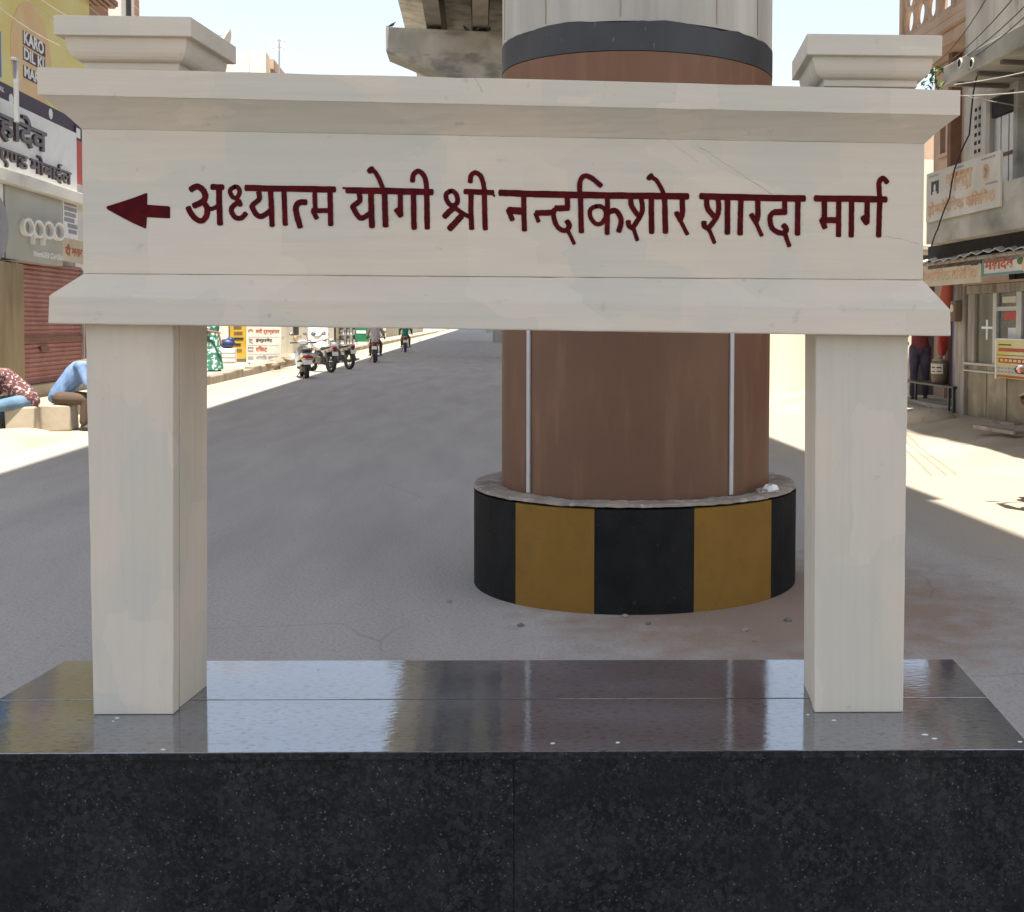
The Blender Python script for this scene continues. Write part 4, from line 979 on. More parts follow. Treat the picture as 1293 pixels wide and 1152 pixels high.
# dish and mast
q = V(287, 68, 45.8)
dt = thing('satellite_dish', 'pale mesh satellite dish on the roof of the cream house', 'satellite dish', (q.x, q.y, cz - .899 if q.z > cz - .9 else q.z - 1))
rz_ = BASE[dt.name][2]
rot = Matrix.Rotation(R(25), 3, 'Z') @ Matrix.Rotation(R(-55), 3, 'Y')
mb = MB(); rs = []
for i in range(6):
    r = .02 + .62 * i / 5; rs.append([Vector(q) + Vector((0, 0, .2)) + rot @ Vector((r * math.cos(2 * math.pi * k / 24), r * math.sin(2 * math.pi * k / 24), .32 * (r / .64) ** 2)) for k in range(24)])
mb.rings(rs, cap=False); mb.rings([[p + rot @ Vector((0, 0, .012)) for p in r] for r in rs], cap=False); part('dish', mb, 'white_wall', dt, smooth=True)
fp = Vector(q) + Vector((0, 0, .2)) + rot @ Vector((0, 0, .62))
part('feed_arm', MB().tube([Vector(q) + Vector((0, 0, .2)) + rot @ Vector((.5, 0, .2)), fp], .02, 6).ball(fp, .06, 8, 6), 'text_grey', dt)
part('mount', MB().tube([(q.x, q.y, rz_), Vector(q) + Vector((0, 0, .18))], .035, 8), 'text_grey', dt)
q = V(352.5, 88, 48.5); q1 = V(352.5, 50, 48.5)
an = thing('roof_antenna', 'thin roof antenna mast with wire fans above the cream house', 'antenna', (q.x, q.y, q.z - .5))
part('mast', MB().tube([(q.x, q.y, q.z - .5), q1], .032, 6), 'text_grey', an)
for k in range(4):
    z = q1.z - .02 - k * .13
    mb = MB()
    for s in range(7):
        a = R(-70 + s * 23); mb.tube([(q.x, q.y, z), (q.x + .42 * math.sin(a), q.y + .1 * math.cos(a), z + .16 * math.cos(a * 1.3) * (1 if k % 2 else -1))], .007, 4)
    part('wire_fan', mb, 'alu', an)

# row of shops further down on the left
def shop_row(v0, v1, h, wm, name, label, sh_m, fascia_m, U=-9.6):
    t = thing('shop_building', label, 'building', (U, (v0 + v1) / 2, 0))
    part('wall', MB().box(U - 6, U - .3, v0, v1 - .05, 0, h), wm, t)
    n = max(1, int((v1 - v0) / 3.2)); st_ = (v1 - v0) / n
    for k in range(n):
        a = v0 + k * st_
        part('shop_opening', MB().box(U - .2999, U - .26, a + .35, a + st_ - .35, .3, 2.9), sh_m if (k % 2 == 0) else 'dark', t)
        part('pilaster', MB().box(U - .2998, U - .1, a, a + .34, .2, 3.0), wm, t)
        part('fascia', MB().box(U - .2997, U + .12, a + .05, a + st_ - .1, 3.02, 3.75), fascia_m if k % 2 == 0 else 'white', t)
        for f in range(int((h - 4) / 3)):
            o = part('window', MB().box(U - .2996, U - .27, a + st_ / 2 - .6, a + st_ / 2 + .6, 4.8 + 3 * f, 6.3 + 3 * f), 'dark', t)
            part('frame', MB().box(U - .269, U - .22, a + st_ / 2 - .7, a + st_ / 2 + .7, 4.68 + 3 * f, 4.799 + 3 * f).box(U - .269, U - .24, a + st_ / 2 - .04, a + st_ / 2 + .04, 4.8 + 3 * f, 6.3 + 3 * f), 'wood', o)
    part('parapet', MB().box(U - 6.02, U - .18, v0, v1 - .05, h, h + .35), wm, t)
shop_row(28.6, 40.6, 6.8, 'white_wall', 'a', 'pale shop house whose open front stands behind the person in the green sari', 'mauve_wall', 'sign_old')
shop_row(41.2, 45, 6.0, 'cream', 'b', 'narrow cream shop house behind the yellow board', 'mauve_wall', 'ochre_sign')
shop_row(67.6, 80, 7, 'cream', 'c', 'cream shop house far down the left, before the green board', 'mauve_wall', 'red_b', U=-8.4)
shop_row(80.4, 112, 8, 'white_wall', 'd', 'white shop house with green shutters at the far end of the left side', 'green_far', 'green', U=-8.4)
shop_row(113, 190, 8, 'cream', 'e', 'farthest cream shop row where the left side meets the road', 'green_far', 'teal', U=-8.4)
# boards standing on the left pavement
q = V(301, 452, 43.0)
ys_ = thing('leaning_board', 'yellow ochre board in a brown frame leaning left of the Hindi notice board', 'board', (q.x, q.y, .2))
sc_ = 43.0 / FPX
part('panel', MB().box(q.x - 9.5 * sc_, q.x + 9 * sc_, 43.0, 43.05, .34, 1.75), 'ochre_sign', ys_)
part('frame', MB().box(q.x - 11 * sc_, q.x - 9.6 * sc_, 42.97, 43.06, .2, 1.8).box(q.x + 9.1 * sc_, q.x + 10.4 * sc_, 42.97, 43.06, .2, 1.8).box(q.x - 9.55 * sc_, q.x + 9.05 * sc_, 42.97, 43.06, .2, .33), 'barrel', ys_)
for k in range(6): 
    z = 1.62 - k * .2
    part('printed_line', MB().box(q.x - 5 * sc_, q.x + (3 + (k * 37 % 4)) * sc_, 42.985, 42.999, z - .05, z + .03), 'text_black' if k in (3, 4) else 'barrel', ys_)
v_ = 41.0; sc_ = v_ / FPX
A = V(311, 458, v_); B = V(355.5, 458, v_); zt_ = 1.6 + 3 * sc_ + .12; zb_ = A.z
hb = thing('notice_board', 'tall white board with four red and black Hindi lines and small icons', 'notice board', (A.x, v_, .2))
part('panel', MB().box(A.x, B.x, v_, v_ + .05, zb_, zt_), 'sign_white', hb, bevel=.004)
for xx in (A.x + .06, B.x - .1): part('leg', MB().box(xx, xx + .04, v_ + .051, v_ + .09, .18, zt_ - .1), 'text_grey', hb)
for k, (s_, m_, ya, yb_, x1_) in enumerate(((["मनी ", "ट्रान्सफर"], 'text_red', 415, 422.5, 353), (["ईन्टरनेट"], 'text_black', 427, 433, 344), (["रिकट"], 'text_red', 437, 444, 337.5), (["ओरिड ", "कार्ड"], 'text_grey', 448.5, 455, 351))):
    A2, B2, C2 = V(323, yb_, v_ - .003), V(x1_, yb_, v_ - .003), V(323, ya, v_ - .003)
    B2.z = A2.z
    text('printed_line', s_, hb, A2, B2, C2, m_, .02, .004)
    c = V(316.5, (ya + yb_) / 2, v_)
    mb = MB()
    if k == 0: mb.tube([(c.x + .07 * math.cos(a_), v_ - .006, c.z + .07 * math.sin(a_)) for a_ in [R(20 + 20 * i) for i in range(9)]], .014, 5)
    elif k == 1: mb.tube([(c.x - .07, v_ - .006, c.z + .06), (c.x + .06, v_ - .006, c.z + .05), (c.x - .04, v_ - .006, c.z - .02), (c.x + .07, v_ - .006, c.z - .07)], .012, 5)
    elif k == 2: mb.tube([(c.x - .08, v_ - .006, c.z - .05), (c.x + .08, v_ - .006, c.z - .05), (c.x + .08, v_ - .006, c.z + .06), (c.x - .08, v_ - .006, c.z + .06), (c.x - .08, v_ - .006, c.z - .05)], .014, 5)
    else: mb.box(c.x - .09, c.x + .09, v_ - .009, v_ - .001, c.z - .05, c.z + .04)
    part('icon', mb, 'text_red' if k == 0 else 'text_grey', hb)
    zz = V(330, yb_ + 3.4, v_).z
    if k < 3: part('ruled_line', MB().box(A.x + .05, B.x - .08, v_ - .003, v_ - .001, zz - .006, zz + .006), 'text_grey', hb)
# stuff by the shop door
q = V(288, 452, 42.0)
cr = thing('white_crate', 'white crate with a navy bundle on it, at the shop door behind the green sari', 'crate', (q.x, 42, .2))
part('crate', MB().box(q.x - .24, q.x + .26, 41.7, 42.1, .2, .70), 'white_wall', cr, bevel=.02)
for k in range(3): part('slat', MB().box(q.x - .25, q.x + .27, 41.67, 41.699, .27 + k * .15, .36 + k * .15), 'white', cr)
mb = MB().ball((q.x, 41.9, .86), (.26, .2, .17), 10, 6).ball((q.x + .1, 41.9, .97), (.13, .12, .12), 8, 6)
solo('navy_bundle', mb, 'navy', 'navy cloth bundle lying on the white crate', 'bundle', base=(q.x, 41.9, .7), smooth=True)
q = V(396, 440, 53); zt_ = 1.95
wb = thing('leaning_board', 'white board with a dark squiggle leaning behind the parked motorcycles', 'board', (q.x, 53, .2))
part('panel', MB().box(V(389, 430, 53).x, V(414, 430, 53).x, 53, 53.04, .5, zt_), 'white', wb)
part('leg', MB().box(V(390, 430, 53).x, V(391, 430, 53).x, 53.041, 53.08, .18, zt_).box(V(412, 430, 53).x, V(413, 430, 53).x, 53.041, 53.08, .18, zt_), 'text_grey', wb)
part('squiggle', MB().tube([V(x, y, 52.99) for x, y in ((394, 418), (396, 423), (399, 425), (404, 424), (408, 420), (411, 418))], [.01, .03, .035, .03, .02, .01], 6), 'text_grey', wb)
rk = thing('steel_rack', 'dark steel display rack with three shelves beside the green board', 'rack', (V(437, 440, 64).x, 64, .2))
xa, xb = V(428.5, 430, 64).x, V(447, 430, 64).x
for x_ in (xa, xb - .05, (xa + xb) / 2):
    for y_ in (63.7, 64.3): part('post', MB().box(x_, x_ + .05, y_, y_ + .05, .2, 2.2), 'text_black', rk)
for k in range(4):
    part('shelf', MB().box(xa - .001, xb + .001, 63.69, 64.36, .42 + k * .5, .46 + k * .5), 'text_grey', rk)
for k in range(3):
    for j in range(3):
        mb = MB().box(xa + .08 + j * .24, xa + .27 + j * .24, 63.8, 64.2, .465 + k * .5, .70 + k * .5 + .05 * (j % 2))
        solo('goods_box', mb, 'white_wall', ('left', 'middle', 'right')[j] + ' pale box on the ' + ('lowest', 'second', 'third')[k] + ' shelf of the steel rack', 'box', base=(xa + .1 + j * .24, 64, .465 + k * .5), group='boxes on the steel rack', bevel=.01)
gb = thing('green_board', 'green signboard with white print standing past the steel rack', 'signboard', (V(455, 440, 66).x, 66, .2))
part('panel', MB().box(V(449, 430, 66).x, V(466, 430, 66).x, 66, 66.06, .55, 2.6), 'green', gb)
part('printed_line', MB().box(V(450, 430, 66).x, V(462, 430, 66).x, 65.985, 65.998, 1.0, 1.16), 'white', gb)
part('leg', MB().box(V(450, 430, 66).x, V(451, 430, 66).x, 66.061, 66.1, .18, 2.5).box(V(464, 430, 66).x, V(465, 430, 66).x, 66.061, 66.1, .18, 2.5), 'text_grey', gb)
for (px, py, v_, r, lab) in ((350, 462, 40, .20, 'flat pale stone lying below the white Hindi board'), (358, 456, 42, .26, 'taller pale stone standing right of the white Hindi board'), (343, 464, 38.5, .15, 'small pale stone on the pavement, leftmost near the parked scooter')):
    q = V(px, py, v_); mb = MB(); mb.ball((q.x, q.y, .2 + r * .5), (r * 1.3, r, r * .7), 9, 6)
    for p in mb.v: p += Vector((random.uniform(-1, 1), random.uniform(-1, 1), random.uniform(-1, 1))) * r * .16
    solo('stone', mb, 'kerb', lab, 'stone', base=(q.x, q.y, .2), group='loose stones on the left pavement')

# ================================================================== RIGHT SIDE
UR = 7.5
cb_ = thing('old_concrete_house', 'old grey stained concrete house with a boarded door, balcony and flat sunshade', 'building', (UR, 15, 0))
vE = vat(1214, UR)                                   # its far end
part('upper_wall', MB().box(UR, 14, 5.5, vE, 2.95, 7.4), 'grime', cb_)
part('lower_wall', MB().box(UR + .9, 14, 5.5, vE + .5, 0, 2.949), 'dark', cb_)
US2 = 6.55
za, zb3 = zat(1190, 98, US2), zat(1190, 76, US2)
vs0 = vat(1186, US2)
zs0 = (zat(1190, 103, US2) + zat(1290, 66, US2)) / 2; zs1 = (zat(1190, 79, US2) + zat(1290, 38, US2)) / 2
part('sunshade_slab', MB().box(US2, UR - .001, 5.5, vs0, zs0, zs1), 'conc_h', cb_, bevel=.015)
for k in range(12): part('soffit_rib', MB().box(US2 + .08, UR - .002, 8 + k * .72, 8.08 + k * .72, zs0 - .05, zs0 - .001), 'conc_dark', cb_)
for px in (1213, 1228):
    q = F(px, 80, US2); part('ventilator', MB().lathe([(.055, -.02), (.055, .0)], (US2 - .002, q.y, q.z), 14, 'X'), 'dark', cb_); part('ventilator_rim', MB().tube([(US2 - .012, q.y + .06 * math.cos(a), q.z + .06 * math.sin(a)) for a in [2 * math.pi * k / 14 for k in range(15)]], .013, 6), 'white_wall', cb_)
# boarded door
d0_, d1_ = vat(1254, UR), vat(1284, UR); zd = (zat(1255, 124, UR) + zat(1283, 118, UR)) / 2
dr = part('door', MB().box(UR - .02, UR - .001, d1_, d0_, 2.96, zd), 'wood', cb_)
mb = MB()
for k in range(3): mb.box(UR - .04, UR - .0201, d1_ + .02 + k * (d0_ - d1_) / 3, d1_ - .015 + (k + 1) * (d0_ - d1_) / 3, 2.98, zd - .3)
part('plank', mb, 'alu', dr)
part('lintel', MB().box(UR - .07, UR - .0205, d1_ - .02, d0_ + .02, zd - .28, zd - .01), 'dark', dr)
part('cross_bar', MB().box(UR - .055, UR - .0405, d1_ + .1, d0_ - .1, 4.05, 4.10).box(UR - .055, UR - .0405, d1_ + .1, d0_ - .1, 3.45, 3.5), 'sandstone_d', dr)
part('jamb', MB().box(UR - .10, UR - .002, d0_ + .001, d0_ + .13, 2.96, zd).box(UR - .10, UR - .002, d1_ - .13, d1_ - .001, 2.96, zd).box(UR - .10, UR - .002, d1_ - .13, d0_ + .13, zd + .001, zd + .12), 'conc_h', dr)
# grille of pierced vents in the wall
g0, g1 = vat(1227, UR), vat(1242, UR); zg1, zg0 = zat(1235, 132, UR), zat(1235, 195, UR)
gr = part('pierced_vent', MB().box(UR - .012, UR - .001, g1, g0, zg0, zg1), 'grime', cb_)
for i in range(3):
    for j in range(6):
        mb = MB().box(UR - .0165, UR - .0125, g1 + .03 + i * (g0 - g1) / 3, g1 + (i + 1) * (g0 - g1) / 3 - .03, zg0 + .02 + j * (zg1 - zg0) / 6, zg0 - .05 + (j + 1) * (zg1 - zg0) / 6)
        part('hole', mb, 'dark', gr)
part('pilaster', MB().box(UR - .08, UR - .001, vat(1252, UR) + .001 + .13, vat(1246, UR) + .14, 2.96, zs0 - .06), 'grime', cb_)
# balcony
UBc = 6.6
zp1 = (zat(1268, 229, UBc) + zat(1290, 224, UBc)) / 2; zp0 = (zat(1175, 300, UBc) + zat(1290, 297, UBc)) / 2
vbE = vat(1168, UBc)
part('balcony', MB().box(UBc, UBc + .12, 5.5, vbE, zp0, zp1).box(UBc + .1201, UR - .001, 5.5, vbE, zp0, zp0 + .2).box(UBc + .1201, UR - .001, vbE - .12, vbE, zp0 + .2005, zp1), 'conc_h', cb_, bevel=.01)
part('beam', MB().box(UBc + .25, UR + .89, 5.5, vE - .2, zp0 - .35, zp0 - .001), 'dark', cb_)
# old clinic sign on the balcony
UO = UBc - .05
def sign_box(t, U, xa, ya0, ya1, xb, yb0, yb1, m, th=.04):
    a0, a1, b0, b1 = F(xa, ya0, U), F(xa, ya1, U), F(xb, yb0, U), F(xb, yb1, U)
    z1_, z0_ = (a0.z + b0.z) / 2, (a1.z + b1.z) / 2
    part('board', MB().box(U, U + th, b0.y, a0.y, z0_, z1_), m, t, bevel=.004)
    return a0.y, b0.y, z0_, z1_
def rtext(name, runs, t, U, va, vb, z0_, z1_, m, bold=.02):
    return text(name, runs, t, (U, va, z0_), (U, vb, z0_), (U, va, z1_), m, bold, .004)
cs = thing('clinic_sign', 'large faded white clinic sign with a small portrait, hung on the balcony', 'sign', (UO, 14, 3))
sa, sb, z0_, z1_ = sign_box(cs, UO, 1170, 216, 279, 1263, 194, 263, 'sign_white')
Lw = sa - sb; Hh = z1_ - z0_
f_ = lambda t: sa - Lw * t
rtext('faded_lettering', "शारदा", cs, UO, f_(.29), f_(.66), z0_ + Hh * .46, z0_ + Hh * .86, 'text_faded', .045)
rtext('faded_lettering', ["हो", "म~", "योपैिथक ", "क~", "िलिनक"], cs, UO, f_(.03), f_(.95), z0_ + Hh * .08, z0_ + Hh * .40, 'text_faded', .035)
po = part('portrait', MB().box(UO - .006, UO - .0005, f_(.19), f_(.08), z0_ + Hh * .54, z0_ + Hh * .80), 'text_black', cs)
part('portrait_face', MB().ball((UO - .007, f_(.135), z0_ + Hh * .66), (.004, .042, .06), 12, 8).ball((UO - .007, f_(.135), z0_ + Hh * .565), (.003, .09, .025), 10, 6), 'sign_white', po)
part('emblem', MB().lathe([(.11, 0), (.11, .003)], (UO - .004, f_(.83), z0_ + Hh * .68), 16, 'X'), 'text_faded', cs)
part('emblem_mark', MB().tube([(UO - .006, f_(.82), z0_ + Hh * .74), (UO - .006, f_(.85), z0_ + Hh * .68), (UO - .006, f_(.82), z0_ + Hh * .60)], .018, 5), 'text_grey', cs)
for a, b, z in ((.04, .19, .90), (.41, .55, .91), (.77, .95, .91), (.83, .98, .44)):
    for k in range(5):
        w_ = (b - a) / 5; part('small_print', MB().box(UO - .004, UO - .0005, f_(a + w_ * (k + .8)), f_(a + w_ * k), z0_ + Hh * z, z0_ + Hh * (z + .03)), 'text_grey', cs)
# sandstone building beyond
vS0, vS1 = vE + .03, vat(1136, 7.9)
sb_ = thing('sandstone_building', 'pink carved sandstone building with a pierced balcony, beyond the concrete house', 'building', (8, vS0, 0))
zf0 = zat(1160, 47, 7.9)
vS2 = vat(1176, 8.3)
part('lower_wall', MB().box(8.3, 14, vS0, vS2, 0, zf0 - .001), 'sandstone', sb_)
wv0, wv1 = vat(1196, 8.3), vat(1186, 8.3)
o = part('window', MB().box(8.27, 8.299, wv0, wv1, zat(1190, 195, 8.3), zat(1190, 150, 8.3)), 'sandstone_d', sb_)
part('frame', MB().box(8.22, 8.268, wv0 - .1, wv1 + .1, zat(1190, 200, 8.3), zat(1190, 196, 8.3)).box(8.22, 8.268, wv0 - .08, wv0 - .001, zat(1190, 195.5, 8.3), zat(1190, 140, 8.3)), 'sandstone', o)
part('pilaster', MB().box(8.1, 8.299, vat(1204, 8.2), vat(1200, 8.2), 0, zf0 - .3), 'sandstone_d', sb_)
part('cornice', MB().box(7.7, 8.299, vS0, vS1 + .1, zf0 - .28, zf0 - .15).box(7.8, 8.2985, vS0, vS1 + .05, zf0 - .5, zf0 - .2805), 'sandstone', sb_, bevel=.02)
part('upper_wall', MB().box(9.2, 14, vS0, vS1 - .6, zf0, zf0 + 4), 'sandstone', sb_)
part('balcony_floor', MB().box(7.72, 9.1999, vS0, vS1 + .12, zf0 - .149, zf0), 'sandstone', sb_, bevel=.02)
# pierced jali railing: posts and roundels
zr = zf0 + 1.15
for (a, b) in ((vS1 - .12, vS1 + .02), (vat(1185, 7.9), vat(1181, 7.9)), (vat(1204, 7.9), vat(1200, 7.9)), (vat(1226, 7.9), vat(1222, 7.9))):
    part('rail_post', MB().box(7.82, 8.0, a, b, zf0 + .001, zr + .1), 'sandstone', sb_, bevel=.015)
part('top_rail', MB().box(7.8, 8.02, vS0, vS1 + .03, zr + .101, zr + .24).box(7.84, 7.98, vS0, vS1 + .02, zf0 + .002, zf0 + .15), 'sandstone', sb_, bevel=.015)
va_, vb_ = vat(1181, 7.9), vS1 - .12
mb = MB(); n_ = 3
for k in range(n_):
    cv = va_ + (vb_ - va_) * (k + .5) / n_; rr_ = (vb_ - va_) / n_ / 2
    for (zc, r1) in ((zf0 + .38, min(rr_, .24)), (zf0 + .84, min(rr_, .24))):
        mb.tube([(7.91, cv + r1 * math.cos(a), zc + r1 * math.sin(a)) for a in [2 * math.pi * i / 16 for i in range(17)]], .055, 6)
    mb.box(7.88, 7.94, cv - rr_ - .03, cv - rr_ + .03, zf0 + .151, zr + .1)
part('pierced_panel', mb, 'sandstone', sb_)
pa_, pb_ = vat(1222, 7.9), vat(1204.2, 7.9)
pn = part('slotted_panel', MB().box(7.86, 7.96, pa_, pb_, zf0 + .151, zr + .1), 'sandstone', sb_)
for k in range(3): part('slot', MB().box(7.85, 7.859, (pa_ + pb_) / 2 - .13, (pa_ + pb_) / 2 + .13, zf0 + .30 + k * .30, zf0 + .42 + k * .30), 'dark', pn)
# rubble wall above the sunshade
vr = vat(1238, 8.0)
part_rub = MB(); part_rub.box(8.0, 13, 5.5, vr, 7.405, 11)
rw = solo('rubble_wall', part_rub, 'rubble', 'rough cream rubble-stone wall rising above the concrete sunshade', 'wall', base=(8, 12, 7.405))
# shop under the balcony: sign boards, tin awning, post, kiosk
UA = 6.75
ta = thing('tin_awning', 'crumpled corrugated tin awning over the shop signs', 'awning', (UA, 14, 2.5))
aw0, aw1 = 5.5, vat(1163, UA)
zaw = (zat(1170, 324, UA) + zat(1290, 319, UA)) / 2
mb = MB(); nn = 150; rs_a, rs_b = [], []
for k in range(nn + 1):
    v = aw0 + (aw1 - aw0) * k / nn; z = .022 * math.sin(k * 1.3) + .02 * math.sin(k * .17) + random.uniform(-.006, .006)
    rs_a.append((UA + random.uniform(-.02, .02), v, zaw + z)); rs_b.append((UR + .8, v, zaw + .42 + .02 * math.sin(k * 1.3)))
mb.add(rs_a + rs_b + [(x, y, z - .012) for x, y, z in rs_a], [(k, k + 1, nn + 2 + k, nn + 1 + k) for k in range(nn)] + [(k, k + 1, 2 * nn + 3 + k, 2 * nn + 2 + k) for k in range(nn)])
part('sheet', mb, 'tin', ta)
part('edge_pole', MB().tube([(UA + .06, aw0, zaw - .05), (UA + .06, aw1, zaw - .05)], .03, 8), 'wood', ta)
UK = 6.85
s1 = thing('clinic_sign', 'faded cream clinic signboard with orange lettering under the tin awning', 'sign', (UK, 15, 2.2))
sa, sb, z0_, z1_ = sign_box(s1, UK, 1160, 328, 360.5, 1238.5, 324.5, 359.5, 'sign_old'); Lw = sa - sb; Hh = z1_ - z0_
rtext('lettering', ["हो", "म~", "योपैिथक ", "क~", "िलिनक"], s1, UK, sa - Lw * .02, sb + Lw * .05, z0_ + Hh * .12, z0_ + Hh * .66, 'text_faded', .03)
for a, b, z in ((.04, .2, .84), (.42, .55, .86), (.78, .95, .86), (.86, .97, .62)):
    for k in range(4):
        w_ = (b - a) / 4; part('small_print', MB().box(UK - .004, UK - .0005, sa - Lw * (a + w_ * (k + .8)), sa - Lw * (a + w_ * k), z0_ + Hh * z, z0_ + Hh * (z + .06)), 'text_black', s1)
s2 = thing('shop_sign', 'cream signboard with red Hindi lettering and teal lower edge above the kiosk', 'sign', (UK, 13, 2.2))
sa, sb, z0_, z1_ = sign_box(s2, UK, 1240.5, 324, 346.5, 1312, 319, 345.5, 'sign_white'); Lw = sa - sb; Hh = z1_ - z0_
part('teal_edge', MB().box(UK - .006, UK - .0005, sb, sa, z0_, z0_ + Hh * .12), 'teal', s2)
part('side_edge', MB().box(UK - .006, UK - .0005, sa - .06, sa - .001, z0_ + Hh * .121, z1_), 'teal', s2)
rtext('lettering', "महादेव", s2, UK, sa - Lw * .05, sa - Lw * .58, z0_ + Hh * .22, z0_ + Hh * .95, 'text_red', .03)
q_ = sa - Lw * .70
part('leaf_mark', MB().ball((UK - .006, q_, z0_ + Hh * .62), (.003, .10, .05), 10, 6), 'leaf', s2)
part('fruit_mark', MB().ball((UK - .006, q_ - .14, z0_ + Hh * .42), (.003, .10, .10), 10, 6), 'orange_g', s2)
UKi = 7.25
ZF_ = 0.27
post = thing('wooden_post', 'weathered grey wooden post between the dark shop and the kiosk', 'post', (UKi, vat(1213, UKi), ZF_))
part('shaft', MB().box(UKi - .05, UKi + .16, vat(1222, UKi) + .02, vat(1208, UKi), ZF_ - .1, zaw - .1), 'wood', post, bevel=.012)
part('edge_batten', MB().box(UKi - .02, UKi + .05, vat(1208, UKi) + .001, vat(1205, UKi) + .02, ZF_ - .1, zaw - .1), 'shop_blue', post)
# electric meter box on the post
q = F(1211, 393, UKi - .06); mbx = thing('meter_box', 'small brown electric meter with wires on the wooden post', 'meter', (UKi - .06, q.y, q.z))
part('case', MB().box(UKi - .17, UKi - .052, q.y - .1, q.y + .1, q.z - .16, q.z + .16), 'barrel', mbx, bevel=.02)
part('dial', MB().lathe([(.06, -.012), (.06, 0)], (UKi - .171, q.y, q.z + .04), 14, 'X'), 'label', mbx)
# kiosk
kv0, kv1 = vat(1330, UKi), vat(1222.5, UKi)
zk1 = (zat(1224, 458, UKi) + zat(1258, 466, UKi)) / 2; zk2 = (zat(1224, 452, UKi) + zat(1258, 462, UKi)) / 2 + .06
ztop = zat(1240, 371, UKi)
kk = thing('glass_kiosk', 'glass fronted kiosk with aluminium frames above a dull steel counter', 'kiosk', (UKi, 15, ZF_))
ct = part('counter', MB().box(UKi, UKi + 1.2, kv0, kv1, ZF_ - .06, zk1), 'steel', kk, bevel=.008)
ns = 4
for k in range(ns + 1):
    v = kv0 + (kv1 - kv0) * k / ns; part('counter_rib', MB().box(UKi - .012, UKi - .0005, v - .02 if k else v, v + .02 if k < ns else v, ZF_ - .05, zk1 - .09), 'steel', ct)
part('counter_edge', MB().box(UKi - .05, UKi + 1.2, kv0, kv1 + .04, zk1 + .0, zk1 + .035).box(UKi - .05, UKi - .001, kv0, kv1 + .04, zk1 - .10, zk1 - .075), 'alu', ct)
part('stone_base', MB().box(UKi - .06, UKi + .3, kv0, kv1 + .05, ZF_ - .2, ZF_ - .061), 'conc_h', kk)
for k, (xa, xb) in enumerate(((1222.5, 1231), (1254, 1258.5), (1283.5, 1290), (1318, 1324))):
    part('upright', MB().box(UKi - .01, UKi + .08, vat(xb, UKi), vat(xa, UKi), zk1 + .036, ztop), 'wood' if k == 0 else 'alu', kk, bevel=.004)
part('head_rail', MB().box(UKi - .03, UKi + .10, kv0, kv1 + .02, ztop + .001, ztop + .13), 'wood', kk, bevel=.006)
part('upper_rail', MB().box(UKi - .06, UKi + .06, kv0, kv1 + .1, ztop + .135, ztop + .165), 'sandstone', kk)
part('pane', MB().box(UKi + .03, UKi + .035, vat(1254, UKi) + .001, vat(1231, UKi) - .001, zk1 + .037, ztop - .001), 'glass_g', kk)
part('pane', MB().box(UKi + .03, UKi + .035, vat(1283.5, UKi) + .001, vat(1258.5, UKi) - .001, zk1 + .037, ztop - .001), 'glass', kk)
part('pane', MB().box(UKi + .03, UKi + .035, vat(1318, UKi) + .001, vat(1290, UKi) - .001, zk1 + .037, ztop - .001), 'glass', kk)
zm_ = zat(1270, 389, UKi)
part('transom', MB().box(UKi - .005, UKi + .0299, vat(1283.5, UKi) + .001, vat(1258.5, UKi) - .001, zm_ - .04, zm_ + .02), 'alu', kk)
part('roof', MB().box(UKi + .101, UKi + 1.4, kv0, kv1, ztop + .05, ztop + .12), 'wood', kk)
part('back_wall', MB().box(UKi + 1.205, UKi + 1.3, kv0, kv1, ZF_, ztop + .04), 'mauve_wall', kk)
def kpatch(nm, xa, ya, xb, yb, m):
    A, B = F(xa, ya, UKi), F(xb, yb, UKi); part(nm, MB().box(UKi + .022, UKi + .0295, B.y, A.y, B.z, A.z), m, kk)
kpatch('window_sticker', 1264, 375, 1281, 382, 'label')
kpatch('window_sticker', 1266, 394, 1286, 404, 'red')
kpatch('window_sticker', 1271, 414, 1286, 428, 'white_wall')
A, B = F(1240, 407, UKi), F(1252, 430, UKi)
mb = MB().box(UKi + .018, UKi + .0295, vat(1245.4, UKi), vat(1243.6, UKi), zat(1244, 429, UKi), zat(1244, 404, UKi))
mb.box(UKi + .017, UKi + .0175, vat(1252, UKi), vat(1238, UKi), zat(1244, 415.5, UKi), zat(1244, 412.5, UKi)); part('white_cross', mb, 'white', kk)
# yellow flex sign on the counter
UFx = UKi - .09
fx = thing('flex_sign', 'yellow and orange printed flex sign leaning on the kiosk counter', 'sign', (UFx, 14, .8))
sa, sb, z0_, z1_ = sign_box(fx, UFx, 1258.5, 429.5, 480, 1306, 430.5, 478, 'flex_y', .02); Lw = sa - sb; Hh = z1_ - z0_
part('white_edge', MB().box(UFx - .006, UFx + .02, sa + .001, sa + .035, z0_ - .02, z1_ + .01).box(UFx - .005, UFx + .02, sb, sa, z1_ + .001, z1_ + .02), 'white', fx)
for (z, h, a, b, m_) in ((.86, .03, .06, .4, 'text_black'), (.70, .09, .06, .95, 'text_red'), (.595, .015, .02, .98, 'text_black'), (.40, .13, .06, .95, 'red'), (.02, .06, .02, .98, 'text_red')):
    part('printed_band', MB().box(UFx - .004, UFx - .0005, sa - Lw * b, sa - Lw * a, z0_ + Hh * z, z0_ + Hh * (z + h)), m_, fx)
part('printed_panel', MB().box(UFx - .003, UFx - .0006, sa - Lw * .98, sa - Lw * .02, z0_ + Hh * .10, z0_ + Hh * .33), 'label', fx)
for k in range(9):
    for j in range(2): part('small_print', MB().box(UFx - .006, UFx - .0032, sa - Lw * (.10 + k * .1), sa - Lw * (.04 + k * .1), z0_ + Hh * (.15 + j * .09), z0_ + Hh * (.19 + j * .09)), 'text_grey', fx)
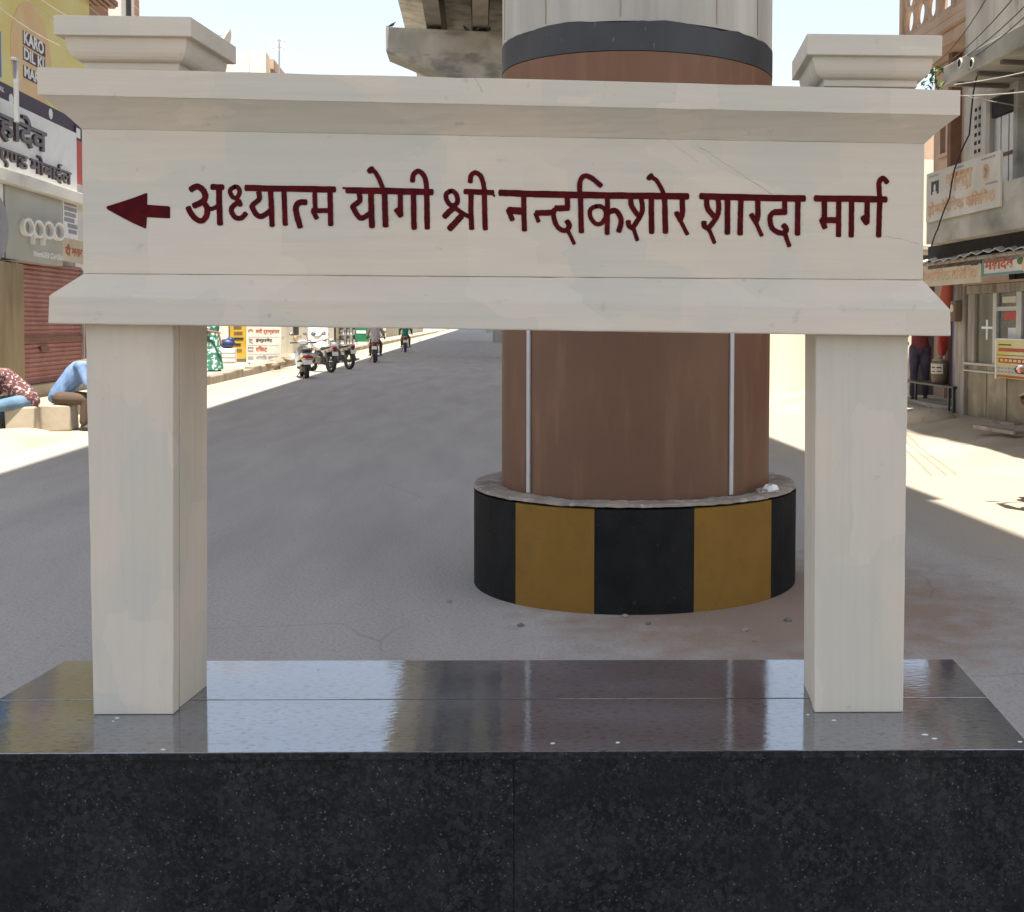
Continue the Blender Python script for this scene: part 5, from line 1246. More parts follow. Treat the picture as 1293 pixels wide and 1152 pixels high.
for k in range(6): part('lettering_block', MB().box(UFx - .007, UFx - .0042, sa - Lw * (.2 + k * .12), sa - Lw * (.12 + k * .12), z0_ + Hh * .435, z0_ + Hh * .50), 'flex_y', fx)
# dim open shop left of the post
ds = thing('open_shop', 'dim open shop bay with blue tarpaulin walls beyond the wooden post', 'shop', (8.4, 17.5, 0))
part('back_wall', MB().box(8.7, 8.8, 16.0, 21.0, ZF_ - .1, 2.9), 'shop_blue', ds)
part('side_wall', MB().box(7.9, 8.6999, 20.9, 21.0, ZF_ - .1, 2.9), 'mauve_wall', ds)
part('floor', MB().box(7.35, 8.6999, 16.0, 20.899, ZF_ - .2, ZF_ + .05), 'conc_h', ds, bevel=.02)
part('shelf', MB().box(8.35, 8.6998, 16.4, 19.5, 1.30, 1.34).box(8.35, 8.6997, 16.4, 19.5, 1.75, 1.79), 'wood', ds)
part('blue_counter', MB().box(8.05, 8.349, 16.8, 19.0, ZF_ + .051, 1.02), 'shop_blue', ds, bevel=.02)
for k, (px, py, r, m_, lab) in enumerate(((1196, 383, .16, 'text_red', 'red cloth bag hanging high inside the dim shop'), (1190, 432, .13, 'red', 'dark red scarf hanging in front of the blue tarpaulin'))):
    q = F(px, py, 7.75)
    mb = MB().lathe([(.01, r * 2.2), (r * .5, r * 1.8), (r * .75, r * .6), (r * .62, -r * .9), (r * .35, -r * 1.7), (.01, -r * 1.9)], (7.75, q.y, q.z), 10)
    for p in mb.v: p += Vector((random.uniform(-1, 1), random.uniform(-1, 1), 0)) * r * .14
    mb.tube([(7.75, q.y, q.z + r * 2), (7.75, q.y, 2.6)], .008, 5)
    solo('hanging_bag' if k == 0 else 'hanging_scarf', mb, m_, lab, 'bag' if k == 0 else 'scarf', base=(7.75, q.y, q.z), smooth=True)
# low bench and drum
UBn = 7.15
bq0, bq1 = F(1148, 486, UBn), F(1205, 483, UBn)
zbn = (bq0.z + bq1.z) / 2
bn = thing('low_bench', 'low black steel bench in front of the dim shop', 'bench', (UBn, bq1.y, ZF_))
part('top', MB().box(UBn - .02, UBn + .36, bq1.y, bq0.y + .6, zbn - .03, zbn), 'black', bn, bevel=.006)
for v in (bq1.y + .04, bq1.y + .22, bq0.y + .5):
    part('leg', MB().box(UBn, UBn + .035, v, v + .035, ZF_ - .06, zbn - .031), 'black', bn)
    part('leg', MB().box(UBn + .30, UBn + .335, v, v + .035, ZF_ - .06, zbn - .031), 'black', bn)
q = F(1187, 481, UBn + .18)
dm = thing('storage_drum', 'brown drum with a cream paper label standing on the low bench', 'drum', (UBn + .18, q.y, zbn))
part('body', MB().lathe([(.125, 0), (.14, .02), (.14, .13), (.145, .14), (.145, .33), (.138, .345), (.125, .36)], (UBn + .18, q.y, zbn + .001), 24), 'barrel', dm, smooth=True)
mb = MB(); arc_ = [R(95 + 10 * k) for k in range(18)]
part('label_sheet', MB().add([(UBn + .18 + .148 * math.cos(a), q.y + .148 * math.sin(a), zbn + z) for z in (.16, .32) for a in arc_], [(k, k + 1, 19 + k, 18 + k) for k in range(17)]), 'label', dm)
part('label_print', MB().add([(UBn + .18 + .1495 * math.cos(a), q.y + .1495 * math.sin(a), zbn + z) for z in (.19, .205, .25, .27) for a in arc_], [(r_ * 18 + k, r_ * 18 + k + 1, (r_ + 1) * 18 + k + 1, (r_ + 1) * 18 + k) for r_ in (0, 2) for k in range(1, 16) if k % 4]), 'text_black', dm)
part('lid', MB().lathe([(.13, .361), (.13, .39), (.04, .40), (.03, .44), (.01, .46)], (UBn + .18, q.y, zbn + .001), 20), 'steel', dm)
# stone slab, sandbags and mound by the kiosk
q = GS(1175, 538, .10)
mb = MB(); mb.ball((q.x, q.y, .17), (.42, .34, .20), 18, 10)
for p in mb.v: p += Vector((random.uniform(-1, 1), random.uniform(-1, 1), random.uniform(-1, 1))) * .018
solo('stone_block', mb, 'sand', 'rounded pale sunlit stone in front of the low bench', 'stone', base=(q.x, q.y, .05), smooth=True)
for k, (xa, ya, xb, yb, wd, lab) in enumerate(((1236, 541, 1286, 549, .09, 'dusty broken plank lying foremost before the kiosk'), (1244, 534, 1284, 538, .07, 'dusty broken plank lying close against the kiosk foot'))):
    A, B = GS(xa, ya, .25), GS(xb, yb, .25); d = (B - A).normalized(); s_ = Vector((-d.y, d.x, 0)) * wd
    mb = MB().rings([[A - s_, A + s_, A + s_ + Vector((0, 0, .05)), A - s_ + Vector((0, 0, .05))], [B - s_ * .8, B + s_ * .9, B + s_ * .9 + Vector((0, 0, .04)), B - s_ * .8 + Vector((0, 0, .04))]])
    solo('broken_plank', mb, 'wood', lab, 'plank', base=tuple(A), bevel=.005)
# added cream wall across the verge, faced this way to catch the sun
q = GS(995, 500, .1)
cw = thing('added_sunlit_wall', 'added cream wall catching sun between the brown pier and the right gate pillar', 'wall', (6.5, 25.0, 0))
part('wall', MB().box(4.75, 9.6, 24.0, 24.3, -.05, 3.2), 'cream', cw)
part('coping', MB().box(4.7, 9.65, 23.95, 24.35, 3.201, 3.3), 'conc_h', cw, bevel=.01)
shop_row_v = [(24.6, 36, 5.2), (36.4, 52, 7), (52.5, 75, 7), (76, 110, 8.5)]
for k, (a, b, h) in enumerate(shop_row_v):
    t = thing('shop_building', ('cream house behind the added sunlit wall', 'pale house beyond the added sunlit wall, second on the right', 'sandstone house far down the right side', 'farthest pale house on the right side of the street')[k], 'building', (8, a, 0))
    part('wall', MB().box(8.0, 14, a, b, 0, h), ('cream', 'white_wall', 'sandstone', 'cream')[k], t)
    n_ = int((b - a) / 4)
    for j in range(n_):
        for f in range(int(h / 3.2)):
            o = part('window', MB().box(7.96, 7.9995, a + 1.2 + j * 4, a + 2.6 + j * 4, .9 + f * 3.1, 2.4 + f * 3.1), 'dark', t)
            part('sill', MB().box(7.88, 7.9994, a + 1.1 + j * 4, a + 2.7 + j * 4, .78 + f * 3.1, .899 + f * 3.1), 'conc_h', o)
    part('parapet', MB().box(7.95, 14.05, a, b, h, h + .5), 'sandstone', t)
# small green plant behind the right cap, on the sunshade edge
q = V(1177, 104, 14.3)
pl_ = thing('small_plant', 'small green leafy sprig beside the right gate cap', 'plant', tuple(q))
mb = MB()
for k in range(46):
    a = random.uniform(0, 6.28); r_ = random.uniform(0, .16); c = Vector((q.x + r_ * math.cos(a), q.y + r_ * math.sin(a), q.z + random.uniform(-.08, .18)))
    rt = Matrix.Rotation(random.uniform(0, 6), 3, 'Z') @ Matrix.Rotation(random.uniform(-1, 1), 3, 'X')
    mb.add([c + rt @ Vector(p) for p in ((0, -.055, 0), (.025, 0, .008), (0, .055, 0), (-.025, 0, .008))], [(0, 1, 2, 3)])
part('leaves', mb, 'leaf', pl_)
part('stem', MB().tube([(UR - .02, q.y, q.z - .35), (q.x, q.y, q.z - .1), (q.x, q.y, q.z + .12)], .008, 5), 'wood', pl_)
# cables
def cable(pts, r, m, label, group=None, sag=.12):
    q = []
    for a, b in zip(pts[:-1], pts[1:]):
        for k in range(9):
            t = k / 9; p = a.lerp(b, t); p.z -= sag * 4 * t * (1 - t); q.append(p)
    q.append(pts[-1])
    solo('overhead_cable', MB().tube(q, r, 6), m, label, 'cable', base=tuple(q[0]), group=group)
gl = 'black cables slanting past the sandstone balcony'
for (xa, ya, xb, yb) in ((1262, -30, 1178, 82), (1310, -40, 1183, 86), (1330, -30, 1188, 88), (1345, -28, 1191, 92)):
    cable([V(xa, ya, 10.5), V(xb, yb, 18.0)], .0065, 'cable', 'thin black cable slanting down across the sandstone balcony at upper right', gl)
cable([F(1320, 85, 6.5), F(1205, 107, 6.5)], .008, 'cable_w', 'pale thin cable running below the concrete sunshade', None, .02)
cable([F(1320, 113, 6.45), F(1205, 121, 6.45)], .008, 'cable_w', 'lower pale thin cable crossing the boarded door', None, .02)
cable([F(1234, 96, 6.53), F(1229, 118, 6.53), F(1224, 170, 6.53), F(1205, 215, 6.5), F(1199, 250, 6.5), F(1184, 290, 6.5), F(1176, 312, 6.55)], .012, 'cable', 'black cable hanging from the sunshade down over the clinic sign', None, -.03)
gl = 'thin cables in front of the yellow banner'
for (xa, ya, xb, yb) in ((-5, -40, 72, 32), (14, -30, 95, 26), (-6, 6, 76, 58)):
    cable([F(xa, ya, -7.3), F(xb, yb, -7.4)], .008, 'cable_w', 'thin pale cable slanting down across the yellow banner at upper left', gl, .05)
# ================================================================== MOTORCYCLES, SCOOTER
def wheel(parent, y, r, wdt, spoke=True, x=0.0):
    t = part('wheel', MB().lathe([(r - .075, -wdt / 2 * .8), (r - .02, -wdt / 2), (r, -wdt * .22), (r, wdt * .22), (r - .02, wdt / 2), (r - .075, wdt / 2 * .8), (r - .075, -wdt / 2 * .8)], (x, y, r), 28, 'X', cap=False), 'rubber', parent, smooth=True)
    mb = MB().lathe([(r - .10, -.03), (r - .074, -.034), (r - .074, .034), (r - .10, .03), (r - .10, -.03)], (x, y, r), 28, 'X', cap=False)
    mb.lathe([(.05, -.06), (.05, .06)], (x, y, r), 12, 'X')
    for k in range(12 if spoke else 6):
        a = 2 * math.pi * k / (12 if spoke else 6); rr_ = .004 if spoke else .018
        mb.tube([(x + (.03 if k % 2 else -.03), y + .045 * math.cos(a), r + .045 * math.sin(a)), (x, y + (r - .095) * math.cos(a + .2), r + (r - .095) * math.sin(a + .2))], rr_, 5)
    part('rim', mb, 'engine', t)
    return t
def sections(mb, secs, n=14, p=2.4):
    """organic hull along y: (y, z, half width, half height)"""
    rs = []
    for y, z, hx, hz in secs:
        ring_ = []
        for k in range(n):
            a = 2 * math.pi * k / n; ca, sa_ = math.cos(a), math.sin(a)
            ring_.append((hx * math.copysign(abs(ca) ** (2 / p), ca), y, z + hz * math.copysign(abs(sa_) ** (2 / p), sa_)))
        rs.append(ring_)
    return mb.rings(rs)
def motorcycle(label, u, v, z, rz, paint, group=None, steer=0.0):
    t = thing('motorcycle', label, 'motorcycle', (u, v, z), rot=rz, local=True, group=group)
    wheel(t, -.62, .30, .10); wheel(t, .66, .30, .085)
    part('mudguard', MB().rings([[(x, -.62 - .345 * math.sin(a), .30 + .345 * math.cos(a)) for x in (-.06, .06)] + [(x, -.62 - .335 * math.sin(a), .30 + .335 * math.cos(a)) for x in (.06, -.06)] for a in [R(d) for d in range(-50, 91, 10)]]), 'black', t)
    part('mudguard', MB().rings([[(x, .66 - .345 * math.sin(a), .30 + .345 * math.cos(a)) for x in (-.05, .05)] + [(x, .66 - .335 * math.sin(a), .30 + .335 * math.cos(a)) for x in (.05, -.05)] for a in [R(d) for d in range(-60, 71, 10)]]), paint, t)
    f = MB().tube([(0, .52, .86), (0, .30, .52), (0, .12, .30), (0, -.22, .30), (0, -.30, .55), (0, -.62, .72)], .022, 7).tube([(0, .50, .84), (0, .0, .70), (0, -.3, .68), (0, -.75, .74)], .02, 7)
    for s in (-1, 1): f.tube([(s * .07, -.05, .34), (s * .08, -.62, .30)], .018, 6)
    part('frame', f, 'black', t)
    for s in (-1, 1):
        part('fork', MB().tube([(s * .075, .66, .30), (s * .075, .50, .92)], .02, 7), 'chrome', t)
        part('shock_absorber', MB().tube([(s * .10, -.58, .34), (s * .10, -.44, .68)], .03, 8), 'engine', t)
    e = MB(); e.obox((0, .06, .38), (.24, .30, .24), Matrix.Rotation(.15, 3, 'X')); e.obox((0, .16, .56), (.16, .16, .16), Matrix.Rotation(.5, 3, 'X'))
    for k in range(5): e.obox((0, .17 + .012 * k, .50 + .035 * k), (.21, .19, .008), Matrix.Rotation(.5, 3, 'X'))
    part('engine', e, 'engine', t, bevel=.008)
    part('exhaust', MB().tube([(.08, .25, .50), (.12, .30, .34), (.14, .10, .22), (.15, -.30, .25), (.16, -.45, .28), (.16, -.95, .36)], [.02, .02, .022, .03, .045, .04], 8), 'chrome', t)
    tk = MB(); sections(tk, [(-.02, .74, .06, .05), (.06, .77, .11, .09), (.22, .80, .13, .11), (.38, .82, .11, .10), (.46, .82, .05, .05)]); part('fuel_tank', tk, paint, t, smooth=True)
    st_ = MB(); sections(st_, [(-.72, .80, .06, .03), (-.66, .80, .10, .045), (-.35, .775, .12, .05), (-.1, .75, .10, .05), (.0, .77, .06, .04)]); part('seat', st_, 'black', t, smooth=True)
    tp = MB(); sections(tp, [(-.86, .79, .05, .03), (-.80, .77, .09, .06), (-.5, .70, .11, .07), (-.22, .66, .10, .08)]); part('tail_panel', tp, paint, t, smooth=True)
    part('tail_light', MB().ball((0, -.865, .78), (.085, .035, .055), 14, 8), 'tail_red', t, smooth=True)
    for s in (-1, 1):
        part('turn_signal', MB().tube([(s * .06, -.82, .72), (s * .17, -.84, .72)], .008, 5).ball((s * .19, -.85, .72), (.03, .03, .025), 8, 6), 'ochre_sign', t)
    part('number_plate', MB().obox((0, -.90, .60), (.20, .012, .13), Matrix.Rotation(-.2, 3, 'X')), 'plate', t)
    part('tail_bracket', MB().obox((0, -.87, .66), (.08, .015, .20), Matrix.Rotation(-.2, 3, 'X')), 'black', t)
    gr_ = MB().tube([(-.0, -.80, .86), (.09, -.86, .85), (.12, -.66, .83), (.13, -.45, .80)], .012, 6).tube([(0, -.80, .86), (-.09, -.86, .85), (-.12, -.66, .83), (-.13, -.45, .80)], .012, 6); part('grab_rail', gr_, 'chrome', t)
    hbr = MB().tube([(-.36, .38, .98), (-.22, .46, 1.02), (-.08, .50, .95), (.08, .50, .95), (.22, .46, 1.02), (.36, .38, .98)], .013, 7)
    hb_ = part('handlebar', hbr, 'black', t)
    for s in (-1, 1):
        part('grip', MB().tube([(s * .26, .435, 1.01), (s * .37, .375, .978)], .019, 7), 'rubber', hb_)
        m_ = part('mirror', MB().tube([(s * .24, .45, 1.02), (s * .30, .48, 1.18)], .007, 5).ball((s * .33, .48, 1.22), (.07, .018, .045), 12, 7), 'black', t)
        part('mirror_glass', MB().ball((s * .33, .465, 1.22), (.06, .006, .036), 12, 6), 'chrome', m_)
    hl = MB(); sections(hl, [(.50, .92, .07, .08), (.58, .92, .11, .11), (.66, .91, .09, .09)]); part('headlight_cowl', hl, paint, t, smooth=True)
    part('headlight', MB().ball((0, .66, .91), (.08, .03, .075), 14, 8), 'lens', t, smooth=True)
    part('side_stand', MB().tube([(-.10, -.05, .30), (-.24, .02, .012)], .012, 6), 'black', t)
    for s in (-1, 1): part('footrest', MB().tube([(s * .08, -.02, .29), (s * .30, -.02, .29)], .016, 6), 'rubber', t)
    return t
def scooter(label, u, v, z, rz, paint):
    t = thing('scooter', label, 'scooter', (u, v, z), rot=rz, local=True)
    wheel(t, -.55, .24, .11, False); wheel(t, .68, .24, .10, False)
    b = MB(); sections(b, [(-.86, .60, .08, .06), (-.80, .60, .17, .13), (-.60, .57, .21, .19), (-.30, .53, .20, .19), (-.06, .48, .16, .18), (.02, .44, .12, .16)]); part('body_shell', b, paint, t, smooth=True)
    part('side_trim', MB().rings([[(s * .217, -.74, .47), (s * .217, -.15, .44), (s * .217, -.15, .48), (s * .217, -.74, .53)] for s in (-1, 1)]), 'black', t)
    s_ = MB(); sections(s_, [(-.82, .79, .08, .03), (-.72, .79, .14, .05), (-.40, .77, .15, .055), (-.12, .74, .11, .05), (-.06, .73, .07, .04)]); part('seat', s_, 'black', t, smooth=True)
    part('floorboard', MB().box(-.17, .17, -.02, .42, .24, .31), 'black', t, bevel=.02)
    fr_ = MB(); rs = []
    for z_, y, hx in ((.26, .42, .17), (.45, .47, .22), (.65, .50, .22), (.82, .50, .16), (.90, .48, .09)): rs.append([(-hx, y - .05, z_), (-hx * .6, y + .05, z_), (hx * .6, y + .05, z_), (hx, y - .05, z_), (hx * .5, y - .03, z_), (-hx * .5, y - .03, z_)])
    fr_.rings(rs); part('leg_shield', fr_, paint, t, smooth=True)
    cw_ = MB(); sections(cw_, [(.34, 1.00, .10, .05), (.44, 1.0, .17, .085), (.54, .98, .13, .08), (.60, .96, .06, .05)]); hc = part('handlebar_cowl', cw_, paint, t, smooth=True)
    part('headlight', MB().ball((0, .58, .975), (.09, .03, .055), 14, 8), 'lens', hc, smooth=True)
    for s in (-1, 1):
        part('grip', MB().tube([(s * .16, .42, 1.0), (s * .36, .36, .99)], .019, 7), 'rubber', t)
        m_ = part('mirror', MB().tube([(s * .20, .43, 1.03), (s * .27, .45, 1.20)], .008, 5).ball((s * .30, .45, 1.25), (.075, .018, .05), 12, 7), 'black', t)
        part('mirror_glass', MB().ball((s * .30, .434, 1.25), (.064, .006, .04), 12, 6), 'chrome', m_)
        part('turn_signal', MB().ball((s * .15, -.80, .60), (.05, .06, .04), 10, 6), 'ochre_sign', t)
    mg = MB().rings([[(x, .68 - .30 * math.sin(a), .24 + .30 * math.cos(a)) for x in (-.075, .075)] + [(x, .68 - .285 * math.sin(a), .24 + .285 * math.cos(a)) for x in (.075, -.075)] for a in [R(d) for d in range(-70, 81, 10)]]); part('mudguard', mg, paint, t)
    part('mudguard', MB().box(-.08, .08, -.86, -.80, .28, .50), 'black', t, bevel=.01)
    part('fork', MB().tube([(0, .46, .85), (.0, .62, .45), (.07, .68, .24)], .022, 7), 'engine', t)
    part('tail_light', MB().ball((0, -.855, .62), (.15, .035, .05), 14, 8), 'tail_red', t, smooth=True)
    part('number_plate', MB().box(-.12, .12, -.895, -.88, .40, .53), 'plate', t)
    part('grab_rail', MB().tube([(-.12, -.62, .80), (-.13, -.85, .86), (0, -.90, .87), (.13, -.85, .86), (.12, -.62, .80)], .014, 6), 'chrome', t)
    part('engine', MB().obox((-.09, -.45, .27), (.14, .50, .16)), 'engine', t, bevel=.02)
    part('exhaust', MB().tube([(.12, -.2, .22), (.16, -.45, .24), (.17, -.85, .32)], [.02, .05, .05], 10), 'black', t)
    part('side_stand', MB().tube([(-.10, -.1, .24), (-.22, -.06, .012)], .012, 6), 'black', t)
    return t
q = GS(379, 478.5); scooter('white and silver scooter parked at the kerb, seen from behind, nearest of the parked bikes', q.x, q.y + .85, 0.0, R(14), 'bike_silver')
q = GS(409, 471); motorcycle('pale motorcycle parked at a slant right next to the scooter', q.x - .15, q.y + .7, 0.0, R(34), 'bike_white', 'parked motorcycles by the scooter')
q = GS(434, 467); motorcycle('silver motorcycle parked at a slant, farther from the scooter than the other', q.x - .2, q.y + .7, 0.0, R(36), 'bike_silver', 'parked motorcycles by the scooter')

# ================================================================== PEOPLE
def fuse(mb, voxel, name, smooth_it=4):
    me = mb.mesh(name); o = bpy.data.objects.new('t', me); COL.objects.link(o)
    r = o.modifiers.new('r', 'REMESH'); r.mode = 'VOXEL'; r.voxel_size = voxel
    s = o.modifiers.new('s', 'SMOOTH'); s.factor = 0.5; s.iterations = smooth_it
    bpy.context.view_layer.update()
    out = bpy.data.meshes.new_from_object(o.evaluated_get(bpy.context.evaluated_depsgraph_get()))
    bpy.data.objects.remove(o); bpy.data.meshes.remove(me); out.name = name
    return out
def hand(mb, wrist, dirn, side, curl):
    d = Vector(dirn).normalized(); s = d.cross(Vector((0, 0, 1)))
    if s.length < .1: s = Vector((1, 0, 0))
    s.normalize(); nrm = s.cross(d)
    wr = Vector(wrist); pal = wr + d * .055
    mb.limb([wr, pal, wr + d * .085], [.024, .030, .028], 8)
    for k, (off, ln) in enumerate(((-.030, .062), (-.010, .075), (.011, .070), (.030, .055))):
        p = wr + d * .09 + s * off; a = p + (d * math.cos(curl) - nrm * math.sin(curl)) * ln * .5; b = a + (d * math.cos(curl * 2.1) - nrm * math.sin(curl * 2.1)) * ln * .5
        mb.limb([p, a, b], [.0095, .0085, .007], 6)
    p = wr + d * .03 - s * side * .028; mb.limb([p, p - s * side * .03 + d * .03, p - s * side * .035 + d * .058], [.011, .010, .008], 6)
def person(label, u, v, z, rz, J, shirt, trousers, group=None, face=(0, 1, 0), long_shirt=False, sleeve=1.0, barefoot=False, voxel=.011, cover=None, curl=.35):
    t = thing('person', label, 'person', (u, v, z), rot=rz, local=True, group=group)
    g = {k: Vector(p) for k, p in J.items()}
    b = MB()
    pel, wst, che, nck, hd = g['pelvis'], g['waist'], g['chest'], g['neck'], g['head']
    b.limb([pel, wst, che], [.125, .115, .135], 12); b.limb([g['shL'], che + Vector((0, 0, .05)), g['shR']], [.065, .09, .065], 10)
    b.limb([che + Vector((0, 0, .08)), nck, nck.lerp(hd, .4)], [.085, .058, .056], 10)
    f = Vector(face).normalized(); up = (hd - nck).normalized(); sd = f.cross(up).normalized(); f = up.cross(sd).normalized()
    RM = Matrix((sd, f, up)).transposed()
    b.ball(hd + up * .02, (.074, .094, .115), 16, 12, RM); b.ball(hd - up * .055 + f * .028, (.055, .062, .06), 12, 8, RM)
    b.limb([hd + f * .092 + up * .015, hd + f * .112 - up * .018], [.010, .015], 8)
    for s in (-1, 1): b.ball(hd + sd * s * .076 - f * .005 + up * .0, (.012, .022, .032), 8, 6, RM)
    for S in 'LR':
        sh, el, wr = g['sh' + S], g['el' + S], g['wr' + S]
        b.limb([sh, el, wr], [.05, .038, .026], 10); hand(b, wr, (wr - el), 1 if S == 'L' else -1, curl)
        hp, kn, an_, to = g['hip' + S], g['kn' + S], g['an' + S], g['toe' + S]
        b.limb([hp, hp.lerp(kn, .5), kn, kn.lerp(an_, .35), an_], [.088, .078, .055, .056, .036], 10); b.limb([an_ - Vector((0, 0, .03)), an_.lerp(to, .6) - Vector((0, 0, .03)), to], [.036, .036, .026], 8)
    part('body', fuse(b, voxel, 'body', 3), 'skin', t, smooth=True)
    c = MB()
    c.limb([pel + Vector((0, 0, .02)), wst, che], [.142, .138, .155], 14); c.limb([g['shL'], che + Vector((0, 0, .055)), g['shR']], [.078, .10, .078], 12); c.limb([che + Vector((0, 0, .06)), che.lerp(nck, .75)], [.10, .075], 12)
    for s_ in (-1, 1): c.limb([pel + Vector((s_ * .07, 0, -.02)), wst + Vector((s_ * .05, 0, 0)), che + Vector((s_ * .08, 0, 0))], [.095, .095, .10], 12)
    if long_shirt: c.limb([pel, pel.lerp((g['knL'] + g['knR']) / 2, .45)], [.16, .17], 14)
    for S in 'LR':
        sh, el, wr = g['sh' + S], g['el' + S], g['wr' + S]; e2 = sh.lerp(el, min(1, sleeve)); pts = [sh, e2] if sleeve <= 1 else [sh, el, el.lerp(wr, sleeve - 1)]
        c.limb(pts, [.072, .062, .046][:len(pts)], 10)
    part('shirt', fuse(c, .014, 'shirt', 3), shirt, t, smooth=True)
    d = MB()
    d.limb([pel + Vector((0, 0, .0)), g['hipL'].lerp(g['hipR'], .5)], [.137, .13], 12)
    for S in 'LR':
        hp, kn, an_ = g['hip' + S], g['kn' + S], g['an' + S]
        d.limb([hp, hp.lerp(kn, .5), kn, an_.lerp(kn, .12)], [.107, .095, .072, .062], 12)
    part('trousers', fuse(d, .014, 'trousers', 3), trousers, t, smooth=True)
    h = MB(); h.ball(hd + up * .035 - f * .014, (.083, .098, .108), 16, 10, RM)
    keep = [(i, p) for i, p in enumerate(h.v)]
    cut_ = MB(); idx = [(p - hd).dot(f) < .055 or (p - hd).dot(up) > .085 for p in h.v]
    cut_.add(h.v, [q_ for q_ in h.f if all(idx[i] and (h.v[i] - hd).dot(up) > -.055 for i in q_)])
    part('hair', cut_, 'hair', t, smooth=True)
    for s in (-1, 1): part('eye', MB().ball(hd + f * .088 + sd * s * .031 + up * .022, (.012, .007, .007), 8, 6, RM), 'eye', t)
    part('mouth', MB().ball(hd + f * .087 - up * .052, (.022, .008, .007), 10, 6, RM), 'lips', t)
    for S in 'LR':
        an_, to = g['an' + S], g['toe' + S]
        part('shoe', fuse(MB().limb([an_ - Vector((0, 0, .035)), an_.lerp(to, .6) - Vector((0, 0, .035)), to - Vector((0, 0, .004))], [.046, .045, .038], 10), .012, 'shoe', 2), 'black', t, smooth=True)
    return t
def stand(arm=0, lean=0):
    J = dict(pelvis=(0, 0, .95), waist=(0, .01, 1.10), chest=(0, .0, 1.29), neck=(0, 0, 1.48), head=(0, .03, 1.60))
    for s, S in ((-1, 'L'), (1, 'R')):
        J['sh' + S] = (s * .19, -.01, 1.40); J['el' + S] = (s * .25, -.02, 1.11); J['wr' + S] = (s * .27, .06, .86)
        J['hip' + S] = (s * .09, 0, .92); J['kn' + S] = (s * .10, .03, .50); J['an' + S] = (s * .11, 0, .09); J['toe' + S] = (s * .13, .16, .045)
    return J
def riding():
    J = dict(pelvis=(0, -.22, .90), waist=(0, -.19, 1.06), chest=(0, -.12, 1.26), neck=(0, -.07, 1.45), head=(0, -.02, 1.57))
    for s, S in ((-1, 'L'), (1, 'R')):
        J['sh' + S] = (s * .19, -.10, 1.37); J['el' + S] = (s * .31, .10, 1.16); J['wr' + S] = (s * .33, .34, 1.02)
        J['hip' + S] = (s * .10, -.18, .88); J['kn' + S] = (s * .20, .22, .72); J['an' + S] = (s * .20, -.02, .36); J['toe' + S] = (s * .21, .14, .31)
    return J
# man in a maroon shirt at the dim shop
q = GS(1161, 505, .30); J = stand()
J.update(elR=(.36, .10, 1.22), wrR=(.50, .28, 1.18), elL=(-.26, .06, 1.12), wrL=(-.20, .27, 1.05), anL=(-.13, -.06, .09), toeL=(-.16, .10, .045), anR=(.12, .12, .09), toeR=(.13, .28, .045))
person('man in maroon shirt and mauve trousers standing before the dim shop, back turned', q.x, q.y, .27, R(-12), J, 'shirt_red', 'trouser_purple', sleeve=1.0)
# seated pair at the left kerb
def at_local(px, py, v, u0, v0, z0, rz):
    p = V(px, py, v) - Vector((u0, v0, z0)); return Matrix.Rotation(-rz, 3, 'Z') @ p
v_ = 18.6; q = V(76, 540, v_); u_ = q.x
def block(label, u, v):
    mb = MB().box(-.19, .19, -.19, .19, -.01, .375); 
    for p in mb.v: p += Vector((random.uniform(-.02, .02), random.uniform(-.02, .02), random.uniform(-.012, .012)))
    mb.v = [p + Vector((u, v, 0)) for p in mb.v]
    solo('stone_block', mb, 'pave', label, 'stone block', base=(u, v, 0), bevel=.025)
block('pale rough block under the man in the light blue shirt', u_, v_)
J = dict(pelvis=(.0, .0, .50), waist=(.09, .0, .66), chest=(.26, .0, .86), neck=(.40, .02, 1.00), head=(.50, .03, 1.08),
         shL=(.28, .19, .95), shR=(.34, -.19, .94), elL=(.44, .24, .70), elR=(.46, -.25, .68), wrL=(.60, .16, .56), wrR=(.62, -.15, .55),
         hipL=(.04, .10, .47), hipR=(.04, -.10, .47), knL=(.42, .18, .46), knR=(.42, -.18, .46), anL=(.36, .17, .09), anR=(.37, -.17, .09), toeL=(.52, .20, .045), toeR=(.53, -.20, .045))
person('man in light blue shirt bending forward beside the left gate pillar', u_, v_, 0, 0, J, 'shirt_blue', 'trouser_brown', face=(1, 0, -.35), sleeve=1.25)
v2_ = 18.2; q = V(30, 540, v2_)
block('pale rough block under the man in the patterned maroon shirt', q.x, v2_)
J = dict(pelvis=(.06, .0, .47), waist=(-.04, .02, .60), chest=(-.24, .02, .76), neck=(-.40, .0, .88), head=(-.50, -.01, .97),
         shL=(-.28, -.19, .82), shR=(-.28, .20, .84), elL=(-.36, -.25, .56), elR=(-.42, .26, .58), wrL=(-.54, -.17, .46), wrR=(-.56, .18, .48),
         hipL=(.0, -.11, .44), hipR=(.0, .11, .45), knL=(-.36, -.24, .38), knR=(-.38, .16, .44), anL=(-.30, -.24, .09), anR=(-.33, .16, .09), toeL=(-.46, -.27, .045), toeR=(-.49, .19, .045))
person('man in patterned maroon shirt and faded jeans crouching at the left edge', q.x, v2_, 0, 0, J, 'shirt_pat', 'jeans', face=(-1, 0, -.3), sleeve=1.0)
